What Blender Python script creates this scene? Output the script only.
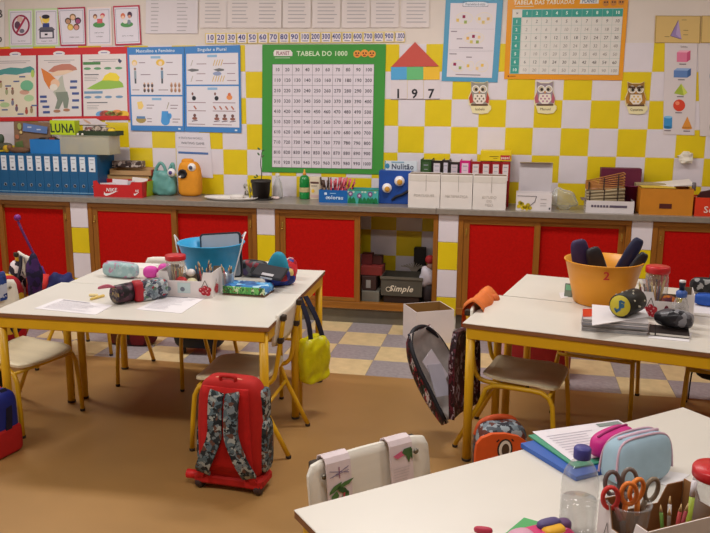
import bpy, bmesh, math, random
from mathutils import Vector, Matrix
random.seed(7)
for o in list(bpy.data.objects): bpy.data.objects.remove(o)
SC = bpy.context.scene
COL = SC.collection

# ------------------------------------------------------------------ camera
FPX = 810.70
CAM = Vector((2.0715, -6.1740, 1.6581))
YAW, PITCH, ROLL = -0.19147, -0.20564, 0.006574
FW = Vector((math.sin(YAW)*math.cos(PITCH), math.cos(YAW)*math.cos(PITCH), math.sin(PITCH)))
_r = Vector((math.cos(YAW), -math.sin(YAW), 0)); _u = _r.cross(FW)
RT_ = math.cos(ROLL)*_r + math.sin(ROLL)*_u
UP_ = -math.sin(ROLL)*_r + math.cos(ROLL)*_u
cd = bpy.data.cameras.new('camera'); cam = bpy.data.objects.new('camera', cd); COL.objects.link(cam)
cd.sensor_width = 36; cd.lens = FPX*36/710; cd.clip_start = .05; cd.clip_end = 60
m = Matrix.Identity(4)
for i, v in enumerate((RT_, UP_, -FW)):
    for k in range(3): m[k][i] = v[k]
m.translation = CAM; cam.matrix_world = m
SC.camera = cam

# ------------------------------------------------------------------ world, lamps, exposure
w = bpy.data.worlds.new('world'); SC.world = w; w.use_nodes = True
w.node_tree.nodes['Background'].inputs[0].default_value = (.9, .95, 1, 1)
w.node_tree.nodes['Background'].inputs[1].default_value = .3
SC.view_settings.view_transform = 'Standard'; SC.view_settings.look = 'None'
SC.view_settings.gamma = 1; SC.view_settings.use_curve_mapping = False
SC.view_settings.exposure = -0.27
ROOM_H = 3.0
def area(name, loc, sx, sy, power, col, rot=(0, 0, 0)):
    l = bpy.data.lights.new(name, 'AREA'); l.shape = 'RECTANGLE'; l.size = sx; l.size_y = sy
    l.energy = power; l.color = col
    o = bpy.data.objects.new(name, l); COL.objects.link(o); o.location = loc; o.rotation_euler = rot
    return o
WARM = (1, .97, .94)
for nm, x, y, p in (('a', -1.0, -1.7, 48), ('b', 1.6, -1.7, 48), ('c', -1.0, -4.7, 40), ('d', 1.6, -4.7, 40), ('e', 4.0, -1.7, 20), ('f', 4.0, -4.7, 22)):
    area('ceiling_lamp_' + nm, (x, y, ROOM_H-.06), 1.25, .3, p, WARM)
area('window_daylight', (-3.05, -4.2, 1.75), 1.5, 3.2, 35, (.86, .93, 1), (0, -math.pi/2, 0))

# ------------------------------------------------------------------ measuring helpers (metres)
def _ray(px, py): return FW + RT_*((px-355)/FPX) - UP_*((py-266.5)/FPX)
def P(px, py, Y):
    d = _ray(px, py); return CAM + d*((Y-CAM.y)/d.y)
def T(px, py, z):
    d = _ray(px, py); return CAM + d*((z-CAM.z)/d.z)

# ------------------------------------------------------------------ materials
def s2l(c): return c/12.92 if c <= .04045 else ((c+.055)/1.055)**2.4
GAIN = 1.22
def C(h, g=None):
    h = h.lstrip('#'); g = GAIN if g is None else g
    return tuple(min(.92, s2l(int(h[i:i+2], 16)/255)*g) for i in (0, 2, 4)) + (1,)
_m = {}
def mat(h, rough=.5, var=.06, scale=9, metal=0, bump=0, bscale=60, spec=.4, coat=0):
    k = (h, rough, var, scale, metal, bump, bscale, spec, coat)
    if k in _m: return _m[k]
    M = bpy.data.materials.new('m_'+h); M.use_nodes = True; nt = M.node_tree; b = nt.nodes['Principled BSDF']
    b.inputs['Roughness'].default_value = rough; b.inputs['Metallic'].default_value = metal
    b.inputs['Specular IOR Level'].default_value = spec; b.inputs['Coat Weight'].default_value = coat
    c = C(h)
    tc = nt.nodes.new('ShaderNodeTexCoord')
    if var:
        n = nt.nodes.new('ShaderNodeTexNoise'); n.inputs['Scale'].default_value = scale; n.inputs['Detail'].default_value = 4
        nt.links.new(tc.outputs['Object'], n.inputs['Vector'])
        r = nt.nodes.new('ShaderNodeValToRGB')
        r.color_ramp.elements[0].position = .3; r.color_ramp.elements[1].position = .7
        r.color_ramp.elements[0].color = tuple(x*(1-var) for x in c[:3])+(1,)
        r.color_ramp.elements[1].color = tuple(min(1, x*(1+var)) for x in c[:3])+(1,)
        nt.links.new(n.outputs['Fac'], r.inputs['Fac']); nt.links.new(r.outputs['Color'], b.inputs['Base Color'])
    else: b.inputs['Base Color'].default_value = c
    if bump:
        n2 = nt.nodes.new('ShaderNodeTexNoise'); n2.inputs['Scale'].default_value = bscale; n2.inputs['Detail'].default_value = 3
        nt.links.new(tc.outputs['Object'], n2.inputs['Vector'])
        bp = nt.nodes.new('ShaderNodeBump'); bp.inputs['Strength'].default_value = bump; bp.inputs['Distance'].default_value = .004
        nt.links.new(n2.outputs['Fac'], bp.inputs['Height']); nt.links.new(bp.outputs['Normal'], b.inputs['Normal'])
    _m[k] = M; return M
def wood(h, rough=.45, axis=0, scale=14, var=.22):
    k = ('wood', h, rough, axis, scale)
    if k in _m: return _m[k]
    M = bpy.data.materials.new('wood_'+h); M.use_nodes = True; nt = M.node_tree; b = nt.nodes['Principled BSDF']
    b.inputs['Roughness'].default_value = rough; b.inputs['Specular IOR Level'].default_value = .4
    tc = nt.nodes.new('ShaderNodeTexCoord'); mp = nt.nodes.new('ShaderNodeMapping')
    s = [scale]*3; s[axis] = scale*.08; mp.inputs['Scale'].default_value = s
    n = nt.nodes.new('ShaderNodeTexNoise'); n.inputs['Scale'].default_value = 3; n.inputs['Detail'].default_value = 6; n.inputs['Distortion'].default_value = .6
    r = nt.nodes.new('ShaderNodeValToRGB'); c = C(h)
    r.color_ramp.elements[0].position = .25; r.color_ramp.elements[1].position = .75
    r.color_ramp.elements[0].color = tuple(x*(1-var) for x in c[:3])+(1,); r.color_ramp.elements[1].color = tuple(min(1, x*(1+var)) for x in c[:3])+(1,)
    nt.links.new(tc.outputs['Object'], mp.inputs[0]); nt.links.new(mp.outputs[0], n.inputs['Vector'])
    nt.links.new(n.outputs['Fac'], r.inputs['Fac']); nt.links.new(r.outputs['Color'], b.inputs['Base Color'])
    _m[k] = M; return M
def pat(cols, scale=30, rough=.6, stretch=(1, 1, 1), kind='F1', off=0):
    """patchwork print on cloth: random cells in the given colours"""
    k = ('pat', tuple(cols), scale, rough, stretch, kind, off)
    if k in _m: return _m[k]
    M = bpy.data.materials.new('cloth_print'); M.use_nodes = True; nt = M.node_tree; b = nt.nodes['Principled BSDF']
    b.inputs['Roughness'].default_value = rough; b.inputs['Specular IOR Level'].default_value = .25
    tc = nt.nodes.new('ShaderNodeTexCoord'); mp = nt.nodes.new('ShaderNodeMapping')
    mp.inputs['Scale'].default_value = stretch; mp.inputs['Location'].default_value = (off, off*.7, off*.3)
    nz = nt.nodes.new('ShaderNodeTexNoise'); nz.inputs['Scale'].default_value = scale*.8
    mx = nt.nodes.new('ShaderNodeMix'); mx.data_type = 'VECTOR'; mx.inputs['Factor'].default_value = .04
    v = nt.nodes.new('ShaderNodeTexVoronoi'); v.inputs['Scale'].default_value = scale
    sep = nt.nodes.new('ShaderNodeSeparateColor'); r = nt.nodes.new('ShaderNodeValToRGB'); r.color_ramp.interpolation = 'CONSTANT'
    n = len(cols)
    while len(r.color_ramp.elements) < n: r.color_ramp.elements.new(.5)
    for i, h in enumerate(cols): r.color_ramp.elements[i].position = i/n; r.color_ramp.elements[i].color = C(h)
    L = nt.links.new
    L(tc.outputs['Object'], mp.inputs[0]); L(mp.outputs[0], nz.inputs['Vector'])
    L(mp.outputs[0], mx.inputs[4]); L(nz.outputs['Color'], mx.inputs[5]); L(mx.outputs[1], v.inputs['Vector'])
    L(v.outputs['Color'], sep.inputs[0]); L(sep.outputs[0], r.inputs['Fac']); L(r.outputs['Color'], b.inputs['Base Color'])
    _m[k] = M; return M
def glass(tint='#ffffff', amount=.82, rough=.08, edge=.55):
    k = ('glass', tint, amount, rough, edge)
    if k in _m: return _m[k]
    M = bpy.data.materials.new('clear_plastic'); M.use_nodes = True; nt = M.node_tree
    for n in list(nt.nodes): nt.nodes.remove(n)
    out = nt.nodes.new('ShaderNodeOutputMaterial'); tr = nt.nodes.new('ShaderNodeBsdfTransparent'); tr.inputs[0].default_value = C(tint, 1.08)
    pb = nt.nodes.new('ShaderNodeBsdfPrincipled'); pb.inputs['Base Color'].default_value = C('#e4e6e8', 1); pb.inputs['Roughness'].default_value = max(rough, .15)
    lw = nt.nodes.new('ShaderNodeLayerWeight'); lw.inputs[0].default_value = .35
    mr = nt.nodes.new('ShaderNodeMapRange'); mr.inputs['To Min'].default_value = 1-amount; mr.inputs['To Max'].default_value = min(1, 1-amount+edge)
    ms = nt.nodes.new('ShaderNodeMixShader'); gl = nt.nodes.new('ShaderNodeBsdfGlossy'); gl.inputs['Roughness'].default_value = rough
    l2 = nt.nodes.new('ShaderNodeLayerWeight'); l2.inputs[0].default_value = .5
    pw = nt.nodes.new('ShaderNodeMath'); pw.operation = 'POWER'; pw.inputs[1].default_value = 4
    ma = nt.nodes.new('ShaderNodeMath'); ma.operation = 'MULTIPLY_ADD'; ma.inputs[1].default_value = .35; ma.inputs[2].default_value = .04
    m2 = nt.nodes.new('ShaderNodeMixShader')
    L = nt.links.new
    L(lw.outputs['Facing'], mr.inputs['Value']); L(mr.outputs[0], ms.inputs[0]); L(tr.outputs[0], ms.inputs[1]); L(pb.outputs[0], ms.inputs[2])
    L(l2.outputs['Facing'], pw.inputs[0]); L(pw.outputs[0], ma.inputs[0]); L(ma.outputs[0], m2.inputs[0]); L(ms.outputs[0], m2.inputs[1]); L(gl.outputs[0], m2.inputs[2]); L(m2.outputs[0], out.inputs[0])
    _m[k] = M; return M
def print_mat(rough=.4):
    k = ('print', rough)
    if k in _m: return _m[k]
    M = bpy.data.materials.new('printed_ink'); M.use_nodes = True; nt = M.node_tree; b = nt.nodes['Principled BSDF']
    a = nt.nodes.new('ShaderNodeAttribute'); a.attribute_name = 'Col'
    nt.links.new(a.outputs['Color'], b.inputs['Base Color']); b.inputs['Roughness'].default_value = rough; b.inputs['Specular IOR Level'].default_value = .35
    _m[k] = M; return M

# ------------------------------------------------------------------ mesh helpers
class MB:
    def __init__(s): s.bm = bmesh.new(); s.mi = 0; s.sm = False
    def v(s, p): return s.bm.verts.new(p)
    def f(s, vs):
        try:
            fc = s.bm.faces.new(vs); fc.material_index = s.mi; fc.smooth = s.sm; return fc
        except ValueError: return None
    def box(s, x0, x1, y0, y1, z0, z1, bev=0, mtx=None):
        x0, x1 = min(x0, x1), max(x0, x1); y0, y1 = min(y0, y1), max(y0, y1); z0, z1 = min(z0, z1), max(z0, z1)
        vs = [s.v(p) for p in ((x0,y0,z0),(x1,y0,z0),(x1,y1,z0),(x0,y1,z0),(x0,y0,z1),(x1,y0,z1),(x1,y1,z1),(x0,y1,z1))]
        fs = [s.f([vs[i] for i in q]) for q in ((3,2,1,0),(4,5,6,7),(0,1,5,4),(1,2,6,5),(2,3,7,6),(3,0,4,7))]
        if bev:
            es = list({e for f in fs for e in f.edges})
            r = bmesh.ops.bevel(s.bm, geom=es, offset=bev, segments=1, affect='EDGES', profile=.5)
            for f in r['faces']: f.material_index = s.mi
            vs = list({v for v in r['verts']} | {v for f in fs if f.is_valid for v in f.verts})
        if mtx is not None:
            for v in vs:
                if v.is_valid: v.co = mtx @ v.co
        return s
    def rings(s, rings, close=True, cap0=True, cap1=True):
        R = [[s.v(p) for p in r] for r in rings]
        n = len(R[0])
        for a, b in zip(R, R[1:]):
            for i in range(n if close else n-1):
                j = (i+1) % n; s.f([a[i], a[j], b[j], b[i]])
        if cap0: s.f(R[0][::-1])
        if cap1: s.f(R[-1])
        return s
    def lathe(s, prof, seg=20, c=(0, 0, 0), cap0=True, cap1=True, mtx=None, sy=1):
        s.sm = True
        rr = []
        for r, z in prof:
            ring = [Vector((c[0]+r*math.cos(2*math.pi*i/seg), c[1]+sy*r*math.sin(2*math.pi*i/seg), c[2]+z)) for i in range(seg)]
            rr.append([mtx @ p for p in ring] if mtx is not None else ring)
        return s.rings(rr, True, cap0, cap1)
    def tube(s, pts, r, seg=8, cap=True, r1=None):
        s.sm = True; pts = [Vector(p) for p in pts]; rr = []; prev = None
        for i, p in enumerate(pts):
            t = (pts[min(i+1, len(pts)-1)]-pts[max(i-1, 0)]).normalized()
            if prev is None:
                a = Vector((0, 0, 1)) if abs(t.z) < .9 else Vector((1, 0, 0)); n = t.cross(a).normalized()
            else: n = (prev-t*prev.dot(t)).normalized()
            prev = n; b = t.cross(n); q = r if r1 is None else r+(r1-r)*i/(len(pts)-1)
            rr.append([p+n*q*math.cos(2*math.pi*k/seg)+b*q*math.sin(2*math.pi*k/seg) for k in range(seg)])
        return s.rings(rr, True, cap, cap)
    def prism(s, poly, fn, t):
        """poly: 2-D points, fn(a,b,d) -> 3-D point, thickness t"""
        A = [s.v(fn(a, b, 0)) for a, b in poly]; B = [s.v(fn(a, b, t)) for a, b in poly]; n = len(poly)
        s.f(A[::-1]); s.f(B)
        for i in range(n): s.f([A[i], A[(i+1) % n], B[(i+1) % n], B[i]])
        return s
    def se(s, c, r, e1=.5, e2=.5, nu=20, nv=12, mtx=None, fn=None):
        """superellipsoid: soft puffy box"""
        s.sm = True
        sg = lambda a, e: math.copysign(abs(a)**e, a)
        rr = []
        for j in range(1, nv):
            t = -math.pi/2+math.pi*j/nv; ring = []
            for i in range(nu):
                u = 2*math.pi*i/nu
                p = Vector((sg(math.cos(t), e1)*sg(math.cos(u), e2)*r[0], sg(math.cos(t), e1)*sg(math.sin(u), e2)*r[1], sg(math.sin(t), e1)*r[2]))
                if fn: p = fn(p)
                p = p+Vector(c)
                ring.append(mtx @ p if mtx is not None else p)
            rr.append(ring)
        return s.rings(rr)
    def ribbon(s, pts, wd, w_, t=.006, w1=None):
        pts = [Vector(p) for p in pts]; wd = Vector(wd).normalized(); rr = []
        for i, p in enumerate(pts):
            d = (pts[min(i+1, len(pts)-1)]-pts[max(i-1, 0)]).normalized(); n = d.cross(wd).normalized()
            ww = w_ if w1 is None else w_+(w1-w_)*i/(len(pts)-1)
            rr.append([p-wd*ww/2-n*t/2, p+wd*ww/2-n*t/2, p+wd*ww/2+n*t/2, p-wd*ww/2+n*t/2])
        return s.rings(rr)
    def sheet(s, fn, nu, nv, t):
        """open curved panel with thickness: fn(u,v) -> (point, normal), u,v in 0..1"""
        s.sm = True
        A, B = [], []
        for j in range(nv+1):
            ra, rb = [], []
            for i in range(nu+1):
                p, n = fn(i/nu, j/nv); ra.append(s.v(p)); rb.append(s.v(Vector(p)+Vector(n)*t))
            A.append(ra); B.append(rb)
        for j in range(nv):
            for i in range(nu):
                s.f([A[j][i], A[j+1][i], A[j+1][i+1], A[j][i+1]]); s.f([B[j][i], B[j][i+1], B[j+1][i+1], B[j+1][i]])
        s.sm = False
        for j in range(nv): s.f([A[j][0], B[j][0], B[j+1][0], A[j+1][0]]); s.f([A[j][nu], A[j+1][nu], B[j+1][nu], B[j][nu]])
        for i in range(nu): s.f([A[0][i], A[0][i+1], B[0][i+1], B[0][i]]); s.f([A[nv][i], B[nv][i], B[nv][i+1], A[nv][i+1]])
        return s
    def build(s, name, mats, parent=None, loc=(0, 0, 0), rz=0, rot=None):
        me = bpy.data.meshes.new(name)
        bmesh.ops.recalc_face_normals(s.bm, faces=s.bm.faces[:])
        s.bm.to_mesh(me); s.bm.free()
        for m_ in (mats if isinstance(mats, (list, tuple)) else [mats]): me.materials.append(m_)
        return link(name, me, parent, loc, rz, rot)
def link(name, me, parent=None, loc=(0, 0, 0), rz=0, rot=None):
    o = bpy.data.objects.new(name, me); COL.objects.link(o); o.location = loc
    o.rotation_euler = rot if rot else (0, 0, rz)
    if parent: o.parent = parent
    return o
def tag(o, label=None, cat=None, group=None, kind=None):
    if label: o['label'] = label
    if cat: o['category'] = cat
    if group: o['group'] = group
    if kind: o['kind'] = kind
    return o
def thing(name, label, cat, loc=(0, 0, 0), rz=0, group=None, rot=None):
    return tag(link(name, None, None, loc, rz, rot), label, cat, group)
def copy_tree(o, parent=None):
    c = o.copy(); COL.objects.link(c); c.parent = parent
    for ch in list(o.children): copy_tree(ch, c)
    return c
def box(name, x0, x1, y0, y1, z0, z1, mats, parent=None, bev=0, loc=(0, 0, 0), rz=0):
    return MB().box(x0, x1, y0, y1, z0, z1, bev).build(name, mats, parent, loc, rz)
def arc(c, r, a0, a1, n, ax, ay):
    c = Vector(c); ax = Vector(ax); ay = Vector(ay)
    return [c+ax*r*math.cos(a0+(a1-a0)*i/n)+ay*r*math.sin(a0+(a1-a0)*i/n) for i in range(n+1)]
def smooth_path(pts, n=5):
    P_ = [Vector(p) for p in pts]; out = []
    for i in range(len(P_)-1):
        p0, p1, p2, p3 = P_[max(i-1, 0)], P_[i], P_[i+1], P_[min(i+2, len(P_)-1)]
        for k in range(n):
            t = k/n
            out.append(.5*((2*p1)+(p2-p0)*t+(2*p0-5*p1+4*p2-p3)*t*t+(3*p1-p0-3*p2+p3)*t**3))
    return out+[P_[-1]]
def rrect(w_, h_, r, n=4):
    pts = []
    for cx, cy, a in ((w_/2-r, h_/2-r, 0), (-w_/2+r, h_/2-r, 90), (-w_/2+r, -h_/2+r, 180), (w_/2-r, -h_/2+r, 270)):
        for i in range(n+1):
            t = math.radians(a+90*i/n); pts.append((cx+r*math.cos(t), cy+r*math.sin(t)))
    return pts

# ------------------------------------------------------------------ flat print: polygons and lettering on a sheet
GL = {}
def make_glyphs():
    chars = sorted(set('ABCDEFGHIJKLMNOPQRSTUVWXYZabcdefghijklmnopqrstuvwxyz0123456789ãçéíõâê.,+-=:!×/'))
    jobs = []
    for bold in (0, 1):
        for ch in chars:
            for body in (ch, '|'+ch+'|'):
                cu = bpy.data.curves.new('t', 'FONT'); cu.body = body; cu.resolution_u = 2; cu.offset = .022*bold
                o = bpy.data.objects.new('t', cu); COL.objects.link(o); jobs.append((bold, ch, len(body), o))
    cu = bpy.data.curves.new('t', 'FONT'); cu.body = '||'; ref = bpy.data.objects.new('t', cu); COL.objects.link(ref)
    bpy.context.view_layer.update(); dg = bpy.context.evaluated_depsgraph_get()
    def mesh_of(o):
        e = o.evaluated_get(dg); me = e.to_mesh(); vs = [(v.co.x, v.co.y) for v in me.vertices]; fs = [tuple(p.vertices) for p in me.polygons]; e.to_mesh_clear(); return vs, fs
    rv, _ = mesh_of(ref); rw = max(v[0] for v in rv)-min(v[0] for v in rv)
    for bold, ch, n, o in jobs:
        vs, fs = mesh_of(o)
        if n == 1: GL.setdefault((bold, ch), [vs, fs, .5])
        else: GL[(bold, ch)][2] = max(v[0] for v in vs)-min(v[0] for v in vs)-rw-(.044 if bold else 0)*0
    for _, _, _, o in jobs: c_ = o.data; bpy.data.objects.remove(o); bpy.data.curves.remove(c_)
    c_ = ref.data; bpy.data.objects.remove(ref); bpy.data.curves.remove(c_)
make_glyphs()
class Print:
    """ink on a flat sheet; drawing units run x0..x1, y0..y1 (y down) over the quad tl,tr,br,bl"""
    def __init__(s, quad, ext, gain=None):
        s.q = [Vector(p) for p in quad]; s.e = ext; s.vs = []; s.fs = []; s.cs = []; s.g = gain
        s.n = (s.q[3]-s.q[0]).cross(s.q[1]-s.q[0]).normalized()*1.0
        s.sx = (s.q[1]-s.q[0]).length/(ext[2]-ext[0]); s.sy = (s.q[3]-s.q[0]).length/(ext[3]-ext[1])
    def at(s, x, y, l):
        u = (x-s.e[0])/(s.e[2]-s.e[0]); v = (y-s.e[1])/(s.e[3]-s.e[1]); q = s.q
        return q[0]*(1-u)*(1-v)+q[1]*u*(1-v)+q[2]*u*v+q[3]*(1-u)*v+s.n*(.0009+.0005*l)
    def poly(s, pts, col, l=1):
        b = len(s.vs); s.vs += [s.at(x, y, l) for x, y in pts]; s.fs.append(tuple(range(b, b+len(pts)))); s.cs.append(C(col, s.g)); return s
    def rect(s, x0, y0, x1, y1, col, l=1): return s.poly([(x0, y0), (x0, y1), (x1, y1), (x1, y0)], col, l)
    def frame(s, x0, y0, x1, y1, t, col, l=1):
        for a in ((x0, y0, x1, y0+t), (x0, y1-t, x1, y1), (x0, y0, x0+t, y1), (x1-t, y0, x1, y1)): s.rect(*a, col, l)
        return s
    def ell(s, x, y, rx, ry, col, l=1, n=14): return s.poly([(x+rx*math.cos(-2*math.pi*i/n), y+ry*math.sin(-2*math.pi*i/n)) for i in range(n)], col, l)
    def line(s, x0, y0, x1, y1, t, col, l=1):
        d = math.hypot(x1-x0, y1-y0) or 1; nx, ny = -(y1-y0)/d*t/2, (x1-x0)/d*t/2
        return s.poly([(x0+nx, y0+ny), (x1+nx, y1+ny), (x1-nx, y1-ny), (x0-nx, y0-ny)], col, l)
    def text(s, x, y, h, txt, col, l=2, align='c', bold=0, slant=0, sxk=1, ang=0):
        """h = cap height in drawing units, y = middle of the caps"""
        k = h/.69; asp = s.sy/s.sx*sxk
        adv = sum((GL[(bold, c)][2] if c != ' ' else .3) for c in txt)*k*asp
        x0 = x-adv/2 if align == 'c' else (x if align == 'l' else x-adv)
        cx = x0; col_ = C(col, s.g); ca, sa = math.cos(ang), math.sin(ang)
        for c in txt:
            if c == ' ': cx += .3*k*asp; continue
            vs, fs, a = GL[(bold, c)]; b = len(s.vs)
            for vx, vy in vs:
                X = cx+(vx+slant*vy)*k*asp; Y = y+h/2-vy*k
                if ang: X, Y = x+(X-x)*ca-(Y-y)*sa, y+(X-x)*sa+(Y-y)*ca
                s.vs.append(s.at(X, Y, l))
            for f in fs: s.fs.append(tuple(b+i for i in f)); s.cs.append(col_)
            cx += a*k*asp
        return s
    def build(s, parent=None, name='print', rough=.4):
        me = bpy.data.meshes.new(name); me.from_pydata(s.vs, [], s.fs)
        ca = me.color_attributes.new('Col', 'FLOAT_COLOR', 'CORNER')
        k = 0; buf = []
        for f, c in zip(s.fs, s.cs): buf += list(c)*len(f)
        ca.data.foreach_set('color', buf); me.materials.append(print_mat(rough))
        o = link(name, me); 
        if parent:
            bpy.context.view_layer.update()
            o.parent = parent; o.matrix_parent_inverse = parent.matrix_basis.inverted()
        return o
#@@BODY
# ================================================================== THE SETTING
YELLOW = mat('#d0b612', .32, .05, 6, spec=.5); WHITE_T = mat('#cfc6cc', .32, .03, 6, spec=.5)
GROUT = mat('#cfc6b8', .8, .05, 20); PLASTER = mat('#cfc3bb', .75, .035, 5, bump=.15, bscale=40)
def struct(o): o['kind'] = 'structure'; return o
X0, X1, YF = -3.2, 5.2, -7.6
floor = struct(box('floor', X0, X1, YF, .1, -.12, -.003, mat('#8a8078', .8)))
# brown linoleum laid over the near part of the floor
LINO = mat('#946f40', .45, .07, 2.2, bump=.05, bscale=140, spec=.4)
box('linoleum_sheet', X0, X1, YF, -1.546, -.003, 0, LINO, floor)
F_B = mat('#c4ad82', .42, .10, 14); F_G = mat('#8d8486', .42, .16, 40)
ft = None
ftm = {}
for k, mm in ((0, F_B), (1, F_G)):
    b = MB().box(.0012, .2988, .0012, .2988, -.003, 0, .0008); o = b.build('floor_tile', mm, floor); ftm[k] = o.data; COL.objects.unlink(o); bpy.data.objects.remove(o)
for i in range(-12, 12):
    for j in range(-2, 3):
        link('floor_tile', ftm[(i+j) % 2], floor, (.9407+.3*i, -.646-.3*(j+1), 0))
wall_back = struct(box('wall_back', X0, X1, .004, .16, 0, ROOM_H, PLASTER))
tm = {}
for k, mm in ((0, YELLOW), (1, WHITE_T)):
    b = MB().box(.0013, .1987, 0, .006, .0013, .1987, .0012); o = b.build('wall_tile', mm, wall_back); tm[k] = o.data; COL.objects.unlink(o); bpy.data.objects.remove(o)
box('grout', X0, X1, .002, .005, .2476, 2.0476, GROUT, wall_back)
for i in range(-13, 20):
    for j in range(-1, 5): link('wall_tile', tm[(i+j) % 2], wall_back, (.2*i, 0, 1.8476-.2*(j+1)))
for i in range(4, 9):
    for j in range(5, 8): link('wall_tile', tm[(i+j) % 2], wall_back, (.2*i, 0, 1.8476-.2*(j+1)))
struct(box('wall_left', X0-.15, X0, YF, .1, 0, ROOM_H, mat('#a89e8e', .8)))
struct(box('wall_right', X1, X1+.15, YF, .1, 0, ROOM_H, mat('#a89e8e', .8)))
struct(box('wall_front', X0, X1, YF-.15, YF, 0, ROOM_H, mat('#a89e8e', .8)))
struct(box('ceiling', X0, X1, YF, .1, ROOM_H, ROOM_H+.12, mat('#aaa498', .85)))
# ---- piers of tile between the cupboards
CF = -.43       # face of the cupboards
PIERS = ((-1.311, -1.165), (.208, .348), (1.564, 1.706), (2.885, 3.022))
for n, (a, b_) in enumerate(PIERS):
    pr = struct(box('wall_pier', a, b_, CF+.012, 0, 0, .848, GROUT)); tag(pr, 'narrow wall pier of white and yellow tiles under the worktop')
    col = 1
    for z1, z0 in ((.848, .647), (.645, .444), (.442, .241), (.239, .10)):
        mm = WHITE_T if col else YELLOW
        box('pier_tile', a+.001, b_-.001, CF+.002, CF+.011, z0+.001, z1-.001, mm, pr, .0012); col = 1-col
bb = struct(box('baseboard_back', X0, X1, -.40, -.37, 0, .106, mat('#625a4c', .6, .1, 12)))
box('baseboard_cap', X0, X1, -.403, -.37, .1065, .1125, mat('#d3c8b4', .6), bb)

# ================================================================== CUPBOARDS AND WORKTOP
WOOD_H = wood('#8a561a', .45, 0); WOOD_V = wood('#855116', .45, 2); REDP = mat('#a60a04', .85, .10, 60, bump=.25, bscale=180, spec=.15)
BRASS = mat('#b99848', .3, 0, metal=.8)
ZB, ZT = .115, .848
def cupboard(x0, x1, xm, label, open_right=False):
    t = thing('cupboard', label, 'cupboard', (x0, CF, ZB), 0, 'sliding-door cupboards under the worktop')
    W_ = x1-x0; H = ZT-ZB; xm -= x0
    L = lambda n, a, b, c, d, e, f, mm, par=t, bev=.0015: box(n, a, b, c, d, e, f, mm, par, bev)
    L('top_rail', .0, W_, 0, .05, H-.035, H, WOOD_H); L('bottom_rail', 0, W_, -.004, .05, 0, .05, WOOD_H)
    L('side_stile', 0, .035, .001, .05, .05, H-.035, WOOD_V); L('side_stile', W_-.035, W_, .001, .05, .05, H-.035, WOOD_V)
    L('side_panel', 0, .016, .05, .42, 0, H, mat('#6b4a24', .6)); L('side_panel', W_-.016, W_, .05, .42, 0, H, mat('#6b4a24', .6))
    L('bottom_panel', .016, W_-.016, .05, .42, .02, .04, mat('#6b4a24', .6))
    def door(a, b, y):
        s = .042; z0, z1 = .051, H-.036
        d = L('door', a+s, b-s, y+.008, y+.016, z0+.03, z1-.03, REDP, t, 0)
        for q in ((a, a+s, z0, z1), (b-s, b, z0, z1)): L('door_stile', q[0], q[1], y, y+.022, q[2], q[3], WOOD_V, d)
        for q in ((z0, z0+.03), (z1-.03, z1)): L('door_rail', a+s, b-s, y+.001, y+.022, q[0], q[1], WOOD_H, d)
        hb = MB(); hb.box(-.006, .006, -.003, .001, -.02, .02, .001); hb.lathe([(.0045, 0), (.0045, .012), (.002, .015)], 8, mtx=Matrix.Translation((0, 0, -.028)) @ Matrix.Rotation(math.pi/2, 4, 'X'))
        hx = a+.02 if y < .02 else b-.02
        hb.build('lock', BRASS, d, (hx, y, H-.12))
        return d
    if open_right:
        door(.036, xm+.021, .006)
        door(.06, xm+.005, .028)
    else:
        door(.036, xm+.021, .006); door(xm-.021, W_-.036, .028)
    return t
cupboard(-2.69, -1.312, -1.925, 'red-panelled cupboard under the row of blue binders')
cupboard(-1.164, .207, -.455, 'red-panelled cupboard behind the blue bucket, below the green bag')
cupboard(.349, 1.563, .972, 'red-panelled cupboard with its right side open showing clutter', True)
cupboard(1.707, 2.884, 2.256, 'red-panelled cupboard behind the orange bucket')
cupboard(3.023, 4.30, 3.66, 'red-panelled cupboard at the right edge of the photo')
wt = thing('worktop', 'long grey stone worktop running along the tiled wall', 'worktop', (0, -.46, .888))
STONE = mat('#7d746b', .28, .10, 30, spec=.5)
for a, b_ in ((X0+.02, 1.545), (1.5475, X1-.02)): box('slab', a, b_, 0, .456, -.039, 0, STONE, wt, .003)
ZC = .888

# ================================================================== WALL PRINTS
def poster(name, label, cat, px, base='#d6cfd0', y=-.003, th=.0016, group=None, ext=None, rough=.4):
    q = [P(a, b, y-th) for a, b in px]
    c = sum(q, Vector())/4
    mb = MB(); A = [mb.v(p-c) for p in q]; B = [mb.v(p-c+Vector((0, th, 0))) for p in q]
    mb.f(A); mb.f(B[::-1])
    for i in range(4): mb.f([A[i], B[i], B[(i+1) % 4], A[(i+1) % 4]])
    o = mb.build(name, mat(base, rough, .02, 4), None, c); tag(o, label, cat, group)
    xs = [a for a, b in px]; ys = [b for a, b in px]
    e = ext or (min(xs), min(ys), max(xs), max(ys))
    return o, Print(q, e)
def lines(p, x0, x1, y0, n, dy, t=.5, col='#8a8284', var=.3, l=1):
    for i in range(n): p.rect(x0, y0+i*dy-t/2, x1-random.random()*var*(x1-x0), y0+i*dy+t/2, col, l)
R4 = lambda x0, y0, x1, y1, dx=0: [(x0, y0), (x1, y0), (x1+dx, y1), (x0+dx, y1)]
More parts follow.
